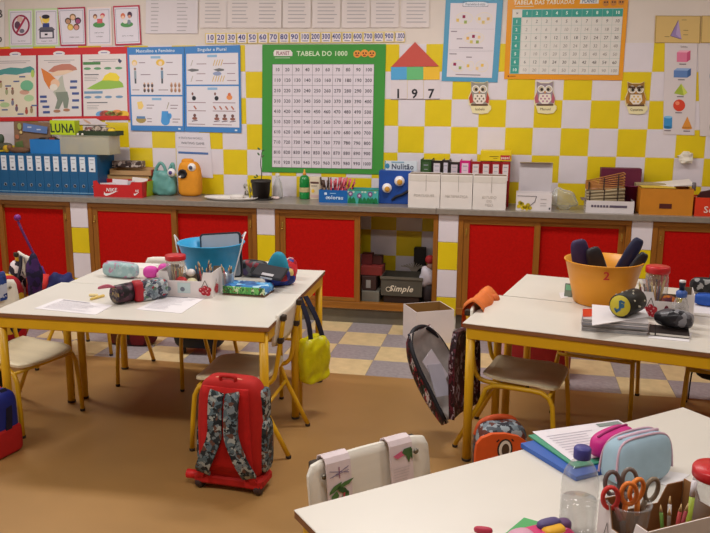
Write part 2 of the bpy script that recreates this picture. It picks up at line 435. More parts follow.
# --- row of five small signs
INK = '#5a5560'
o, p = poster('paper_sign', 'white paper strip with big dark characters at the upper left corner', 'sign', R4(-12, 2, 4.5, 47), '#d3ccca')
p.text(0, 13.5, 8, 'B', '#4a4646', bold=1).text(0, 38, 8, 'p', '#4a4646', bold=1); p.build(o)
SG = 'small framed rule signs'
def sign(px, border, lab):
    o, p = poster('rule_sign', lab, 'sign', px, border, group=SG)
    xs = [a for a, b in px]; ys = [b for a, b in px]; x0, x1, y0, y1 = min(xs), max(xs), min(ys), max(ys)
    p.rect(x0+1.3, y0+1.6, x1-1.3, y1-1.6, '#d3ccd6', 1); p.frame(x0+2.3, y0+3, x1-2.3, y1-3, .4, '#8a8898', 2)
    return o, p
o, p = sign([(8.3, 9.3), (33.2, 8.8), (33.6, 46.6), (9.2, 47.2)], '#b8cf9c', 'small sign with pale green edge and a red round forbidding symbol')
p.ell(21, 25.3, 9.2, 10.8, '#8a1f45', 2, 22).ell(21, 25.3, 7.4, 9, '#d3c4cf', 3, 22).ell(20, 19, 3, 3, '#c9a8a0', 4).ell(17.5, 25, 3, 4, '#5b3a50', 4).ell(22, 31, 2.6, 2.2, '#6b6474', 4).line(26, 17, 16, 33.5, 2, '#a02a48', 5).text(21.5, 41, 1.4, 'nao correr', INK, 3); p.build(o)
o, p = sign([(34.2, 8.8), (58, 8.2), (59.6, 46.2), (34.6, 46.6)], '#b8cf9c', 'small sign with pale green edge and a child raising a hand at a desk')
p.ell(46.5, 19, 4, 4, '#e0c050', 3).ell(46.5, 16.5, 4.2, 2.2, '#2c2a35', 4).rect(43, 23, 50, 27, '#34407a', 3).line(43, 24, 40.3, 16, 1.2, '#e0c050', 3).poly([(38, 30), (41, 27), (53, 27), (56, 30)], '#5b5764', 4).rect(39.5, 30, 54.5, 38.5, '#4a4856', 3).rect(41, 32, 53, 37.5, '#d3ccd6', 4).rect(45, 33.5, 48, 35.3, '#26242c', 5).text(47, 41, 1.3, 'levantar o dedo', INK, 3); p.build(o)
o, p = sign([(57, 7.8), (85, 6.8), (86.2, 45.8), (60.6, 46.2)], '#a8304c', 'small sign with dark red frame and five faces in a flower ring')
for i, c_ in enumerate(('#d8b090', '#9a4a70', '#c88a80', '#d8b868', '#b08468')):
    a = -math.pi/2+i*2*math.pi/5; x, y = 73+5.6*math.cos(a), 22.3+5.6*math.sin(a)
    p.ell(x, y, 3.4, 3.4, ('#7a5a3c', '#3a2a3c', '#6b4a3c', '#b89040', '#4a3a30')[i], 2).ell(x, y+.5, 2.4, 2.4, c_, 3)
p.text(73.5, 37, 1.3, 'trabalhar juntos', INK, 3); p.build(o)
o, p = sign([(87, 7.4), (111.2, 6.4), (112.4, 45.4), (87.6, 46)], '#dcc9c2', 'small sign with pale edge and two children sharing a green cushion')
p.ell(99.3, 24.5, 6.3, 3, '#4f8a50', 2).ell(95.5, 16, 2.2, 2.6, '#7a4a3c', 3).ell(95.5, 17, 1.6, 1.8, '#d8b090', 4).ell(103.3, 15, 2.4, 2.2, '#c04a58', 3).ell(103, 16.5, 1.7, 1.8, '#dcb8a0', 4).rect(97.5, 18.5, 103, 23, '#c85a60', 3).text(99.5, 32.5, 1.2, 'pedir por favor', INK, 3).text(99.5, 36.5, 1.2, 'e obrigado', INK, 3); p.build(o)
o, p = sign([(113, 6), (139.4, 5), (141.5, 44.6), (115, 45.6)], '#b03048', 'small sign with red frame and two children on a green cushion')
p.ell(127, 24.3, 6.8, 3, '#4f8a50', 2).ell(123.3, 15.5, 2.5, 3, '#c86a4c', 3).ell(123.3, 17, 1.7, 1.8, '#e0b8a0', 4).ell(130.7, 14.5, 2.6, 3.2, '#4a2c44', 3).ell(130.3, 16.4, 1.6, 1.8, '#c8907c', 4).ell(125.5, 21.5, 2.5, 2, '#dcd4d0', 4).ell(129.5, 22, 2, 2.5, '#7a8490', 3).text(127.5, 35.8, 1.3, 'ajudar os colegas', INK, 3); p.build(o)
# --- large red poster of three panels
o, p = poster('classroom_poster', 'wide red-framed poster of three story panels with a gnome in the middle', 'poster', [(-30, 49.5), (129, 46.5), (131, 120), (-30, 122)], '#c0282c', ext=(-30, 48, 130, 121))
for x0, x1 in ((-14, 38), (40, 82.5), (84.5, 127)):
    p.rect(x0, 55, x1, 116.5, '#d6cccb', 1); xm = (x0+x1)/2
    p.ell(max(xm, 17), 53.6, 6, 2.4, '#d8d0d2', 3, 18); p.rect(max(xm, 17)-3, 53.2, max(xm, 17)+3, 54, '#7a78a0', 4); p.rect(x0+6, 60, x1-6, 60.5, '#8d858c', 2); p.rect(x0+10, 61.8, x1-10, 62.3, '#8d858c', 2)
p.frame(38, 55, 40, 117, 2, '#c03058', 2); p.frame(82.5, 55, 84.5, 117, 2, '#c03058', 2)
p.poly([(-14, 67), (0, 69), (12, 66.5), (24, 67.5), (32, 65.5), (36, 68), (36.5, 72), (28, 72), (18, 74), (6, 73), (0, 74.5), (-14, 74)], '#4f8f8e', 2)
p.rect(-14, 74, 36.5, 115.5, '#d8cdb8', 2).ell(28.5, 85, 6.6, 5.6, '#6fae8a', 3).ell(26, 91.5, 5, 2.4, '#c89a88', 3).ell(30.5, 97.5, 5, 3.4, '#a8c498', 3).ell(6, 104, 5, 2.6, '#a8bf90', 3).ell(34.5, 73, 1.8, 4, '#a8bf60', 4)
for x, y, c_ in ((8, 91, '#9aa07a'), (14, 91, '#8a7464'), (14, 102, '#7a7a8c'), (28, 111, '#a84e40'), (33, 110, '#9a8464'), (2, 84, '#b0a078'), (18, 108, '#6a5a70')): p.ell(x, y, 1.5, 3, c_, 4).ell(x, y-3.4, 1.1, 1.1, '#8a4a48', 5)
for x, y in ((24, 76), (18, 80.5), (9.5, 85), (2.5, 99.5), (6, 109), (36, 105), (22, 113.5)): p.rect(x-3, y-.7, x+3, y+.7, '#56648e', 5)
# gnome with a mushroom on his shoulder
p.poly([(50, 71), (56, 66), (64, 64), (72, 64), (78, 67.5), (79, 70), (70, 71.5), (60, 73)], '#b87868', 3).poly([(52, 73), (60, 70.5), (70, 70), (76, 71), (66, 74.5), (56, 76)], '#dcc0a8', 4)
p.poly([(43, 67.5), (52, 73), (58, 79), (57, 88), (51, 88.5), (46, 80)], '#d07a3c', 5).ell(57, 83.5, 4.6, 4.8, '#dfb89c', 6).ell(55.5, 87, 4, 3.4, '#dcd2c8', 7).poly([(61, 78), (64.5, 75), (66, 86), (68, 92), (58, 97), (55, 92)], '#b0b0a4', 5).poly([(57, 92), (69, 91.5), (70.5, 99), (69, 108), (65.5, 108), (64.5, 101), (60.5, 109), (56.5, 108.5), (59, 100)], '#7c8478', 6)
p.ell(58.5, 111, 3.6, 1.5, '#a87860', 7).ell(68, 110, 3.4, 1.5, '#a87860', 7)
for x, y in ((45, 96.3), (45.3, 101), (47.5, 106.5), (48, 112), (75.5, 81.5), (75, 87.5), (77, 93.5), (77, 100.5), (76.5, 107.5)): p.rect(x-3.4, y-1.2, x+3.4, y+1.2, '#45558c', 5)
p.rect(85, 62.5, 102, 65.2, '#4f7e4c', 3)
for k, y, c_ in ((0, 69, '#62946c'), (0, 97.5, '#6d8fae')):
    for x in (89, 99, 109, 119.5): p.ell(x, y, 3.6, 1.3, c_, 3)
p.poly([(120, 59.5), (123, 62), (121, 64.5), (119, 62)], '#3c3f5c', 3).rect(85.5, 91.5, 103.5, 94, '#6d8fae', 3).rect(86, 74.5, 100, 75.5, '#6c6a70', 3); lines(p, 86, 100, 77.5, 3, 1.6, .5, '#a09a9c', l=3)
p.poly([(88, 89), (95, 85), (103, 81), (109, 79), (117, 79), (123, 84), (124, 88), (112, 89.5), (98, 90)], '#8db24c', 3).poly([(103, 81), (106, 76), (111, 73.2), (117, 74), (120.5, 78), (119, 82), (110, 81)], '#e0c83c', 4)
p.rect(88, 102.5, 108, 103.5, '#6c6a70', 3); lines(p, 88, 100, 106, 3, 1.6, .5, '#a09a9c', l=3)
for x, y, r, c_ in ((102, 117, 5.6, '#6a9ac8'), (106, 114.5, 6, '#c05a48'), (112, 115.5, 6.4, '#86b060'), (117, 114, 5.6, '#dc8c50'), (123, 117, 5.4, '#e0b43c')): p.ell(x, min(y, 115), r, 3.6, c_, 5)
p.rect(-14, 116.5, 127, 120.6, '#c0282c', 6); p.rect(128.3, 50, 130, 120, '#b06888', 4); p.build(o)
o, p = poster('paper_cloud', 'white wavy paper cutout hanging below the red poster', 'paper decoration', [(52, 119), (96, 118.5), (108, 125), (54, 124.5)], '#d6c8cc', y=-.009)
p.ell(91.5, 121.5, 2.2, 2.4, '#c8a088', 2); p.build(o)
# --- blue grammar posters
BLU = '#3f7ab8'
def grammar(px, title, lab, left):
    o, p = poster('grammar_poster', lab, 'poster', px, BLU, y=-.008 if left else -.006)
    xs = [a for a, b in px]; ys = [b for a, b in px]; x0, x1, y0, y1 = min(xs), max(xs), min(ys), max(ys); xm = (x0+x1)/2
    p.text(xm, y0+3.6, 3.1, title, '#c8d4e4', 2, bold=1)
    ym = y0+49 if left else y0+40
    p.rect(x0+2, y0+7.5, x1-2, ym-1, '#d3cdd4', 1).rect(x0+2, ym+.6, x1-2, y1-5.5, '#d3cdd4', 1)
    p.rect(xm-5, y0+9, xm+5, y0+11.4, '#86aacb', 2).rect(xm-5, ym+2, xm+5, ym+4.4, '#86aacb', 2).rect(x1-6.5, y1-3.4, x1-4, y1-1.8, '#d0dae4', 3)
    return o, p, x0, x1, y0, y1
o, p, x0, x1, y0, y1 = grammar([(127, 47.5), (184, 46.5), (184.5, 131.5), (131, 130.5)], 'Masculino e Feminino', 'blue grammar poster titled Masculino e Feminino', True)
p.ell(134, 62, 2.8, 3, '#dcbc70', 2).ell(134, 62.8, 1.9, 2, '#e4c8b0', 3).ell(160.5, 62, 4.4, 3.4, '#dcb450', 2).ell(160.5, 62.8, 1.9, 2.2, '#e4c8b0', 3)
for x, c_ in ((134.3, '#8a96a0'), (162, '#6f88a0')): p.rect(x-1.2, 70, x+1.2, 78, c_, 2).ell(x, 68.3, 1.2, 1.4, '#8a6a58', 3).rect(x-.9, 78, x+.9, 83, '#4c5058', 2)
for bx in (143.5, 171.5):
    for i in range(3):
        for j in range(2): p.ell(bx+i*4, 85+j*5, 1.3, 2, '#5a4c4c' if bx < 160 else '#a07860', 2).ell(bx+i*4, 82.9+j*5, .9, .9, '#c8a088', 3)
for a, b_, y in ((138.5, 145, 62), (166.5, 173, 62), (140, 150, 74), (167, 178, 74), (130.5, 138, 89.5), (158, 168, 89.5), (145, 153, 105), (145, 151, 108), (170, 178, 105), (170, 177, 108), (145, 150, 119), (145, 150, 122), (172, 180, 119), (172, 178, 122)): p.rect(a, y-.4, b_, y+.4, '#8a7880', 2)
p.poly([(135, 102), (140, 101), (142, 106), (139.5, 109.5), (136, 109)], '#e0c070', 2).poly([(168, 102), (169, 102.2), (166.5, 109), (165.8, 109)], '#a09484', 2).ell(138.5, 120, 5.4, 3.6, '#a08a50', 2).rect(134, 116.5, 143, 119, '#5a7ea8', 3).ell(164.5, 121, 4.8, 4.6, '#4a90cc', 2).poly([(161, 111), (167.5, 111), (169.5, 120), (160, 120)], '#4a90cc', 3).ell(169, 116, 2.2, 3, '#4a90cc', 3)
p.build(o)
o, p, x0, x1, y0, y1 = grammar([(184.4, 46.5), (240, 45), (241.5, 133), (185, 131.5)], 'Singular e Plural', 'blue grammar poster titled Singular e Plural', False)
for x, y, n in ((191, 62, 1), (214, 62, 4), (191, 78, 1), (213, 78, 5)):
    for i in range(n): p.line(x+i*2.6, y+3, x+2+i*2.6, y-3, .8, '#c8a860' if n != 1 else '#b0a8a0', 2)
p.poly([(187, 69), (192, 67.5), (199, 68.5), (199, 70), (192, 71)], '#6a6a6c', 2).poly([(214, 69), (220, 67.5), (225, 68.5), (225, 70), (219, 71)], '#6a6a6c', 2).ell(218, 73, 4.4, 2, '#8a94b4', 3)
for x, y in ((194, 98), (217, 98)): p.ell(x, y, 2.1, 2.4, '#2c2c34', 2).ell(x-1.5, y-4.5, 1, 1.6, '#7a5048', 2)
p.ell(230, 97, 3, 2.6, '#d88850', 2).ell(230, 94, 1.6, 1.6, '#c86a48', 3)
for x in (195, 215, 221, 227, 233): p.line(x-1.2, 106, x+1.2, 109.5, 1.5, '#a86858', 2)
for x in (194.5, 217, 225, 233): p.ell(x, 119, 2.6, 1.6, '#8a5a50', 2).ell(x, 115.8, 1.5, 1.7, '#6a4a48', 3).line(x-3, 122, x+3, 121, .8, '#5c4a54', 2)
for a, b_, y in ((197, 207, 63), (224, 237, 63), (197, 206, 73), (228, 236, 73), (196, 203, 80), (228, 237, 80), (187, 206, 102.5), (213, 236, 102.5), (188, 206, 111), (213, 236, 111), (188, 205, 125), (213, 232, 125)): p.rect(a, y-.4, b_, y+.4, '#9a8088', 2)
p.build(o)
# --- list sheets along the top
xs = [147, 173, 201, 228, 255, 284, 313.5, 343, 372, 402.5]
nth = ['leftmost', 'second', 'third', 'fourth', 'fifth', 'sixth', 'seventh', 'eighth', 'ninth', 'tenth']
for i, x in enumerate(xs):
    yb = 33.5 if i < 2 else 27.8-.2*(i > 7)
    wd = 26 if i < 2 else 27.6+.3*(i > 4)
    o, p = poster('word_list_sheet', ('leftmost' if not i else nth[i]+' from the left') + ' of the white word-list sheets above the number cards', 'paper', R4(x-1, -13, x-1+wd, yb, -.4), '#cdc4c8' if i < 2 else '#cfc4c2', group='word list sheets in plastic sleeves', rough=.22)
    ww = (8, 11, 16, 17, 18, 20, 20, 20, 20, 21)[i]
    lines(p, x+4, x+4+ww, -8, (11 if i < 2 else 9), 3.85 if i < 2 else 3.75, .9, '#a29a9e', .22)
    p.build(o)
# --- number cards
nums = [10, 20, 30, 40, 50, 60, 70, 80, 90, 100, 200, 300, 400, 500, 600, 700, 800, 900, 1000]
eng = 'ten,twenty,thirty,forty,fifty,sixty,seventy,eighty,ninety,one hundred,two hundred,three hundred,four hundred,five hundred,six hundred,seven hundred,eight hundred,nine hundred,one thousand'.split(',')
words = 'dez,vinte,trinta,quarenta,cinquenta,sessenta,setenta,oitenta,noventa,cem,duzentos,trezentos,quatrocentos,quinhentos,seiscentos,setecentos,oitocentos,novecentos,mil'.split(',')
for i, n in enumerate(nums):
    xa = 205.2+10.52*i; yt = 33.2-.09*i
    o, p = poster('number_card', 'small yellow-edged number card reading ' + eng[i], 'number card', R4(xa+.15, yt, xa+10.2, yt+10.6), '#d8c070', group='number cards from ten to one thousand')
    p.rect(xa+.9, yt+.8, xa+9.5, yt+9.8, '#d6ccd2', 1).text(xa+5.2, yt+4.2, 4.9, '1.000' if n == 1000 else str(n), '#3a3f78', 2, bold=1, sxk=(1.05 if n < 100 else .78 if n < 1000 else .62)).rect(xa+2.4, yt+8.2, xa+8, yt+8.9, '#6a6a84', 2); p.build(o)
# --- sheet behind the orange puppet
o, p = poster('english_notice', 'white notice in plastic sleeve behind the orange puppet', 'notice', [(176, 132), (209.5, 133), (213, 178), (177, 176)], '#cfc8d0', y=-.003)
p.text(192, 137.8, 2.2, '4 ENGLISH WORDS', '#8a8a92', sxk=.95).text(194, 143, 2.4, 'WRITING GAME', '#6a6a72').rect(178, 152, 210, 154.2, '#4a6aa0', 2).rect(178, 147, 208, 147.4, '#a8a0a8', 1); p.build(o)
# --- table of 1000
o, p = poster('number_table_poster', 'large green poster with a grid of tens headed Tabela do 1000', 'poster', [(262.3, 44.5), (386, 44), (383, 174.5), (262, 172)], '#3f8a3c', y=-.004, ext=(262, 44, 386, 174), rough=.3)
p.rect(272.5, 63.5, 375, 168.8, '#6a6470', 1); cw, chh = 102.1/10, 104.9/10
for r in range(10):
    for c_ in range(10):
        x, y = 272.7+c_*cw, 63.7+r*chh
        p.rect(x+.15, y+.15, x+cw-.15, y+chh-.15, '#d0c6ce', 2)
        p.text(x+cw/2, y+chh/2, 3.3, str((r*10+c_+1)*10), '#4c4650', 3, bold=1, sxk=.92 if r*10+c_ < 99 else .8)
p.text(323, 53, 4.6, 'TABELA DO 1000', '#c8d8b8', 2, bold=1, sxk=.97).poly([(275, 49.5), (291, 49.5), (293, 52), (293, 55.5), (274, 55.5), (273.5, 52)], '#d8d0cc', 2).text(283.3, 52.6, 3.4, 'PLANET', '#8a4a5c', 3, bold=1, sxk=.75).rect(275, 57, 290.5, 57.6, '#b8ccb0', 2)
for i in range(3): p.ell(358+i*7.2, 53.6-(i == 1)*.7, 3.9, 3.7, '#d89040', 2).ell(356.8+i*7.2, 52.8, .8, .9, '#3c2c20', 3).ell(359.4+i*7.2, 52.8, .8, .9, '#3c2c20', 3).ell(358+i*7.2, 55, 1.6, .8, '#a04028', 3)
p.build(o)
# --- house and digit cards
def cut(name, label, cat, pts, base, y=-.003, th=.0016):
    q = [P(a, b, y-th) for a, b in pts]; c = sum(q, Vector())/len(q); mb = MB()
    A = [mb.v(v-c) for v in q]; B = [mb.v(v-c+Vector((0, th, 0))) for v in q]; mb.f(A); mb.f(B[::-1])
    for i in range(len(q)): mb.f([A[i], B[i], B[(i+1) % len(q)], A[(i+1) % len(q)]])
    o = mb.build(name, mat(base, .5, .03, 5), None, c); tag(o, label, cat)
    x0, y0, x1, y1 = min(a for a, b in pts), min(b for a, b in pts), max(a for a, b in pts), max(b for a, b in pts)
    return o, Print([P(a, b, y-th) for a, b in ((x0, y0), (x1, y0), (x1, y1), (x0, y1))], (x0, y0, x1, y1))
h = thing('paper_house', 'paper house with red roof over blue green and yellow boxes', 'paper house', P(415, 80, -.003))
def cutpart(name, pts, base, y, par, th=.0016):
    q = [P(a, b, y-th) for a, b in pts]; mb = MB(); A = [mb.v(v-par.location) for v in q]; B = [mb.v(v-par.location+Vector((0, th, 0))) for v in q]; mb.f(A); mb.f(B[::-1])
    for i in range(len(q)): mb.f([A[i], B[i], B[(i+1) % len(q)], A[(i+1) % len(q)]])
    return mb.build(name, mat(base, .5, .03, 5), par)
cutpart('roof', [(415, 42), (391, 67), (439, 66.3)], '#b84a40', -.004, h)
for a, b_, c_ in ((391, 406.7, '#4f9ac8'), (406.7, 423.3, '#62ae70'), (423.3, 439.7, '#dcae30')): cutpart('house_panel', [(a, 67), (b_, 66.8), (b_, 79.6), (a, 79.8)], c_, -.003, h)
for i, d in enumerate('197'):
    a = 391+i*16.4
    o, p = poster('digit_card', 'white card with the digit ' + ('one', 'nine', 'seven')[i] + ' below the paper house', 'number card', [(a, 80.2), (a+16.1, 80), (a+16.1, 99.4), (a, 99.8)], '#cfc4c8', y=-.003, group='digit cards under the paper house')
    p.text(a+7.5, 93.6, 9, d, '#2c2a2e', 2, bold=1).rect(a, 99, a+16.1, 99.6, '#7a6c70', 1); p.build(o)
# --- blue framed sheet of sets
o, p = poster('sets_poster', 'white sheet of dotted sets in a thick blue frame', 'poster', [(446, -4), (503.5, -4), (497.6, 82.5), (441.5, 81)], '#4f8fb0', ext=(442, -4, 503, 82))
p.rect(447.4, 3, 496.6, 77.5, '#cfc6cc', 1); p.ell(474, 4, 14, 2.6, '#d0d0d8', 2, 20).frame(460.5, 1.5, 487.5, 6.5, .4, '#5a6a80', 2).text(474, 4, 2.4, 'Propriedades da adição', '#4a5266', 3, sxk=.62)
for x, y, rx in ((463, 18, 9), (484, 18, 9), (474.5, 37.5, 11), (459, 66, 8), (473, 66, 3.5), (485, 66, 7)): p.ell(x, y, rx, 6 if rx > 4 else 5, '#d8c8b0', 2, 20).ell(x, y, rx-.5, 5.5 if rx > 4 else 4.5, '#cfc6c8', 3, 20)
for x, y, c_ in ((456, 20, '#d0b060'), (462.5, 16.5, '#8a2048'), (464.5, 21.8, '#90a050'), (479, 18.5, '#d8b868'), (488.5, 18.5, '#d0a868'), (483.5, 21.8, '#c8b070'), (468, 38, '#d8a858'), (474, 36, '#8a2048'), (480, 36.8, '#d8b888'), (472, 41.5, '#c0b060'), (478.5, 41.5, '#90a050'), (455.5, 64.5, '#8a2048'), (461.5, 68, '#90a050'), (470, 65.8, '#d8b050'), (485.3, 65, '#d8b050'), (480, 68.2, '#d8b888')): p.rect(x-1.5, y-1.5, x+1.5, y+1.5, c_, 4)
for y in (28.5, 41.8+7.8, 51): p.rect(448, y, 496, y+.25, '#a8a0a8', 2)
for a, b_, y in ((449.5, 456, 31.3), (456, 462, 38.7), (459, 485, 47.5), (449, 457, 54), (467.5, 473.5, 57), (457, 484, 75)): p.rect(a, y-.5, b_, y+.5, '#8a7c84', 3)
p.build(o)
# --- multiplication table
o, p = poster('times_table_poster', 'orange poster with teal-headed multiplication grid titled Tabela das Tabuadas', 'poster', [(508, -6), (629, -8), (622.5, 80.5), (504, 79)], '#d8902c', ext=(505, -6, 626, 80), rough=.2)
p.text(542, 2.6, 3.9, 'TABELA DAS TABUADAS', '#d8d0c0', 2, bold=1, slant=.12, sxk=.92).rect(513, 6.2, 532, 7, '#c8b898', 2).poly([(579, -.5), (597, -.5), (597, 4.6), (578, 4.6)], '#d0ccc8', 2).text(588, 2, 3.4, 'PLANET', '#5a6a90', 3, bold=1, sxk=.8)
for i in range(3): p.ell(604+i*7.6, 4.2-i*.4, 3.2, 3.2, '#b8783c', 2).ell(603+i*7.6, 3.4, .8, .8, '#3c2c20', 3).ell(605.4+i*7.6, 3.4, .8, .8, '#3c2c20', 3)
gx0, gx1, gy0, gy1 = 510.5, 621.5, 9.3, 74.5
p.rect(gx0, gy0, gx1, gy1, '#d0cac4', 1); cw = (gx1-gx0)/11; rows = [None, 1, 2, 3, 4, 5, 6, 10]; chh = (gy1-gy0)/8
p.rect(gx0+cw, gy0+.5, gx1, gy0+chh, '#3c9488', 2); p.rect(gx0+.6, gy0+chh+.3, gx0+cw-.6, gy1-.3, '#3c9488', 2)
for c_ in range(12): p.rect(gx0+c_*cw-.12, gy0, gx0+c_*cw+.12, gy1, '#9aaca4', 3)
for r in range(9): p.rect(gx0, gy0+r*chh-.12, gx1, gy0+r*chh+.12, '#9aaca4', 3)
for r, n in enumerate(rows):
    y = gy0+(r+.5)*chh
    p.text(gx0+cw/2, y, 3, '×' if n is None else str(n), '#6a6a6a' if n is None else '#cfe0d8', 4, bold=1)
    for c_ in range(1, 11):
        x = gx0+(c_+.5)*cw
        if n is None: p.text(x, y, 3, str(c_), '#cfe0d8', 4, bold=1)
        else: p.text(x, y, 3.1, str(n*c_), '#5a5454' if n in (1, 3, 6) else '#948c88', 4, slant=.1)
p.ell(509.5, 77, .9, .9, '#8a3020', 3).rect(511.5, 76.4, 517, 77.6, '#a86a20', 3); p.build(o)
# --- owls
def owl(cx, cy, body, wing, belly, lids, name, lab):
    pts = [(-8.6, -16), (-4, -14.4), (4, -14.4), (8.4, -16), (8.2, -6), (10, 0), (9.6, 8), (11.6, 9), (11.6, 12), (8.4, 16.2), (2, 17), (-7, 16), (-9.2, 9), (-11, 7.5), (-11, 0), (-8.4, -6)]
    o, p = cut('owl_cutout', lab, 'owl cutout', [(cx+a, cy+b) for a, b in pts], '#d8cca0', y=-.007)
    p.poly([(cx-8.4, cy-15.6), (cx-4, cy-13.8), (cx+4, cy-13.8), (cx+8.2, cy-15.6), (cx+7.8, cy-5), (cx+8, cy+7), (cx-8, cy+7), (cx-8, cy-5)], body, 1)
    p.poly([(cx-8, cy-5), (cx-10.6, cy+1), (cx-9.5, cy+6.5), (cx-6, cy+5)], wing, 2).poly([(cx+8, cy-5), (cx+9.8, cy+1), (cx+9, cy+6.5), (cx+6, cy+5)], wing, 2)
    p.poly([(cx-5.5, cy-3), (cx+5.5, cy-3), (cx+6.4, cy+3), (cx+3, cy+6.8), (cx-3, cy+6.8), (cx-6.4, cy+3)], '#d8ccc0', 2)
    for i in range(-2, 3):
        for j in range(3): 
            if (i+j) % 2: p.ell(cx+i*2, cy-1+j*2.6, .9, 1, belly, 3)
    for s in (-1, 1):
        p.ell(cx+s*3.8, cy-8, 3.9, 3.9, '#d8d2cc', 3).ell(cx+s*3.8, cy-8, 2.9, 2.9, '#b8a890', 4).ell(cx+s*3.2, cy-7.6, 1.5, 1.6, '#2c2420', 5)
        if lids: p.poly([(cx+s*.6, cy-8.6), (cx+s*7.4, cy-9.4), (cx+s*7, cy-11.6), (cx+s*1, cy-11)], '#4a3424', 6)
    p.poly([(cx-1, cy-5.6), (cx+1, cy-5.6), (cx, cy-3)], '#c88838', 5).rect(cx-8.6, cy+7, cx+8.4, cy+8.6, '#5a4030', 4)
    p.text(cx+.4, cy+13 if name == 'Tomás' else cy+12, 2.5, name.replace('á', 'a'), '#5a4a3a', 3)
    p.build(o)
owl(479.5, 97, '#8a8478', '#a84038', '#7a6a58', 0, 'Isabela', 'owl cutout with red wings and a chequered belly')
owl(545, 97, '#8d7d84', '#a85868', '#a86a88', 0, 'Manuel', 'owl cutout with pink wings and big round eyes')
owl(636, 97.5, '#8a6430', '#a8722c', '#c8a030', 1, 'Catarina', 'brown owl cutout with half-closed eyes')
# --- pyramid cards, solids sheet
for i, (a, b_) in enumerate(((655.5, 701), (701.6, 747))):
    o, p = poster('pyramid_card', ('tan card with a purple pyramid diagram' if not i else 'tan card cut by the right edge beside the pyramid card'), 'card', [(a, 15.5), (b_, 15.8), (b_-1, 43.4), (a-1.2, 43)], '#c8a868')
    x = a+23
    if not i: p.poly([(x-.5, 20), (x-8, 36), (x+3.5, 39.4)], '#8f78a8', 1).poly([(x-.5, 20), (x-2.5, 34.5), (x+3.5, 39.4)], '#a890b8', 2); p.line(x-.5, 20, x-8, 36, .4, '#5a4464', 3).line(x-8, 36, x+3.5, 39.4, .4, '#5a4464', 3)
    for q in ((x+3, 19.5), (x+5, 30), (x+5, 34.5), (x-14, 36.5)): p.rect(q[0], q[1], q[0]+5, q[1]+.6, '#8a7448', 2)
    p.frame(a-.6, 15.7, b_-.4, 43.2, .4, '#8a7040', 1); p.build(o)
o, p = poster('solids_sheet', 'white sheet of coloured geometric solids with pink cube at top', 'poster', [(665, 43), (697.5, 43.5), (694.5, 135.2), (663, 134.4)], '#cabfc0', ext=(664, 43, 696, 135), y=-.003)
p.text(683, 46.4, 1.7, 'Sólidos'.replace('ó', 'o'), '#6a6068')
p.rect(676, 52, 686, 61.5, '#d07090', 1).poly([(676, 52), (678.6, 50), (689.4, 50), (686, 52)], '#e0a0b4', 1).poly([(686, 52), (689.4, 50), (689.4, 59), (686, 61.5)], '#b84a70', 1)
p.rect(673.4, 70, 687, 77, '#5a78ac', 1).poly([(673.4, 70), (676.5, 67.6), (690.4, 67.6), (687, 70)], '#88a0c8', 1).poly([(687, 70), (690.4, 67.6), (690.4, 74.5), (687, 77)], '#3c5a8c', 1)
p.poly([(681, 83), (674, 93), (684, 95)], '#98a838', 1).poly([(681, 83), (684, 95), (687.6, 92)], '#c0c858', 1)
p.ell(679.6, 105, 6, 6, '#c8412c', 1, 22).ell(677.8, 102.8, 2.2, 2, '#e08060', 2)
p.rect(664.6, 117.2, 673, 128, '#3c84b8', 1).ell(668.8, 117.2, 4.2, 1.3, '#78b0d4', 2).ell(668.8, 128, 4.2, 1.3, '#3c84b8', 1)
p.poly([(688.2, 116), (682.8, 128), (693.4, 128)], '#d08838', 1).ell(688.1, 128, 5.3, 1.2, '#d08838', 1)
for x, y in ((682, 63.6), (681, 79.2), (680.5, 96.2), (679.3, 112.5), (668.5, 131), (688, 131)): p.rect(x-3.4, y-.5, x+3.4, y+.5, '#6a6068', 2)
p.build(o)
o, p = poster('paper_sheet', 'white paper sheet cut by the right edge beside the solids', 'paper', [(697.8, 43.5), (735, 44), (735, 137), (700, 136)], '#c8bdbc', y=-.004)
p.ell(712, 76, 3, 5, '#8a98a8', 1).ell(712, 128, 4, 6, '#a09890', 1); p.build(o)
# --- crumpled white paper on the wall
t = P(684.5, 158, 0)
mb = MB(); rnd = random.Random(3)
mb.se((0, 0, 0), (.045, .025, .04), .8, .8, 10, 7, fn=lambda q: q*(1+.35*rnd.uniform(-1, 1)))
mb.build('x', mat('#d2cabc', .6, .05), None)
o = bpy.data.objects['x']; o.name = 'crumpled_paper_bow'; o.location = (t.x, -.028, t.z); tag(o, 'small crumpled white paper bow stuck on the tiles at right', 'paper decoration')
for p_ in o.data.polygons: p_.use_smooth = False
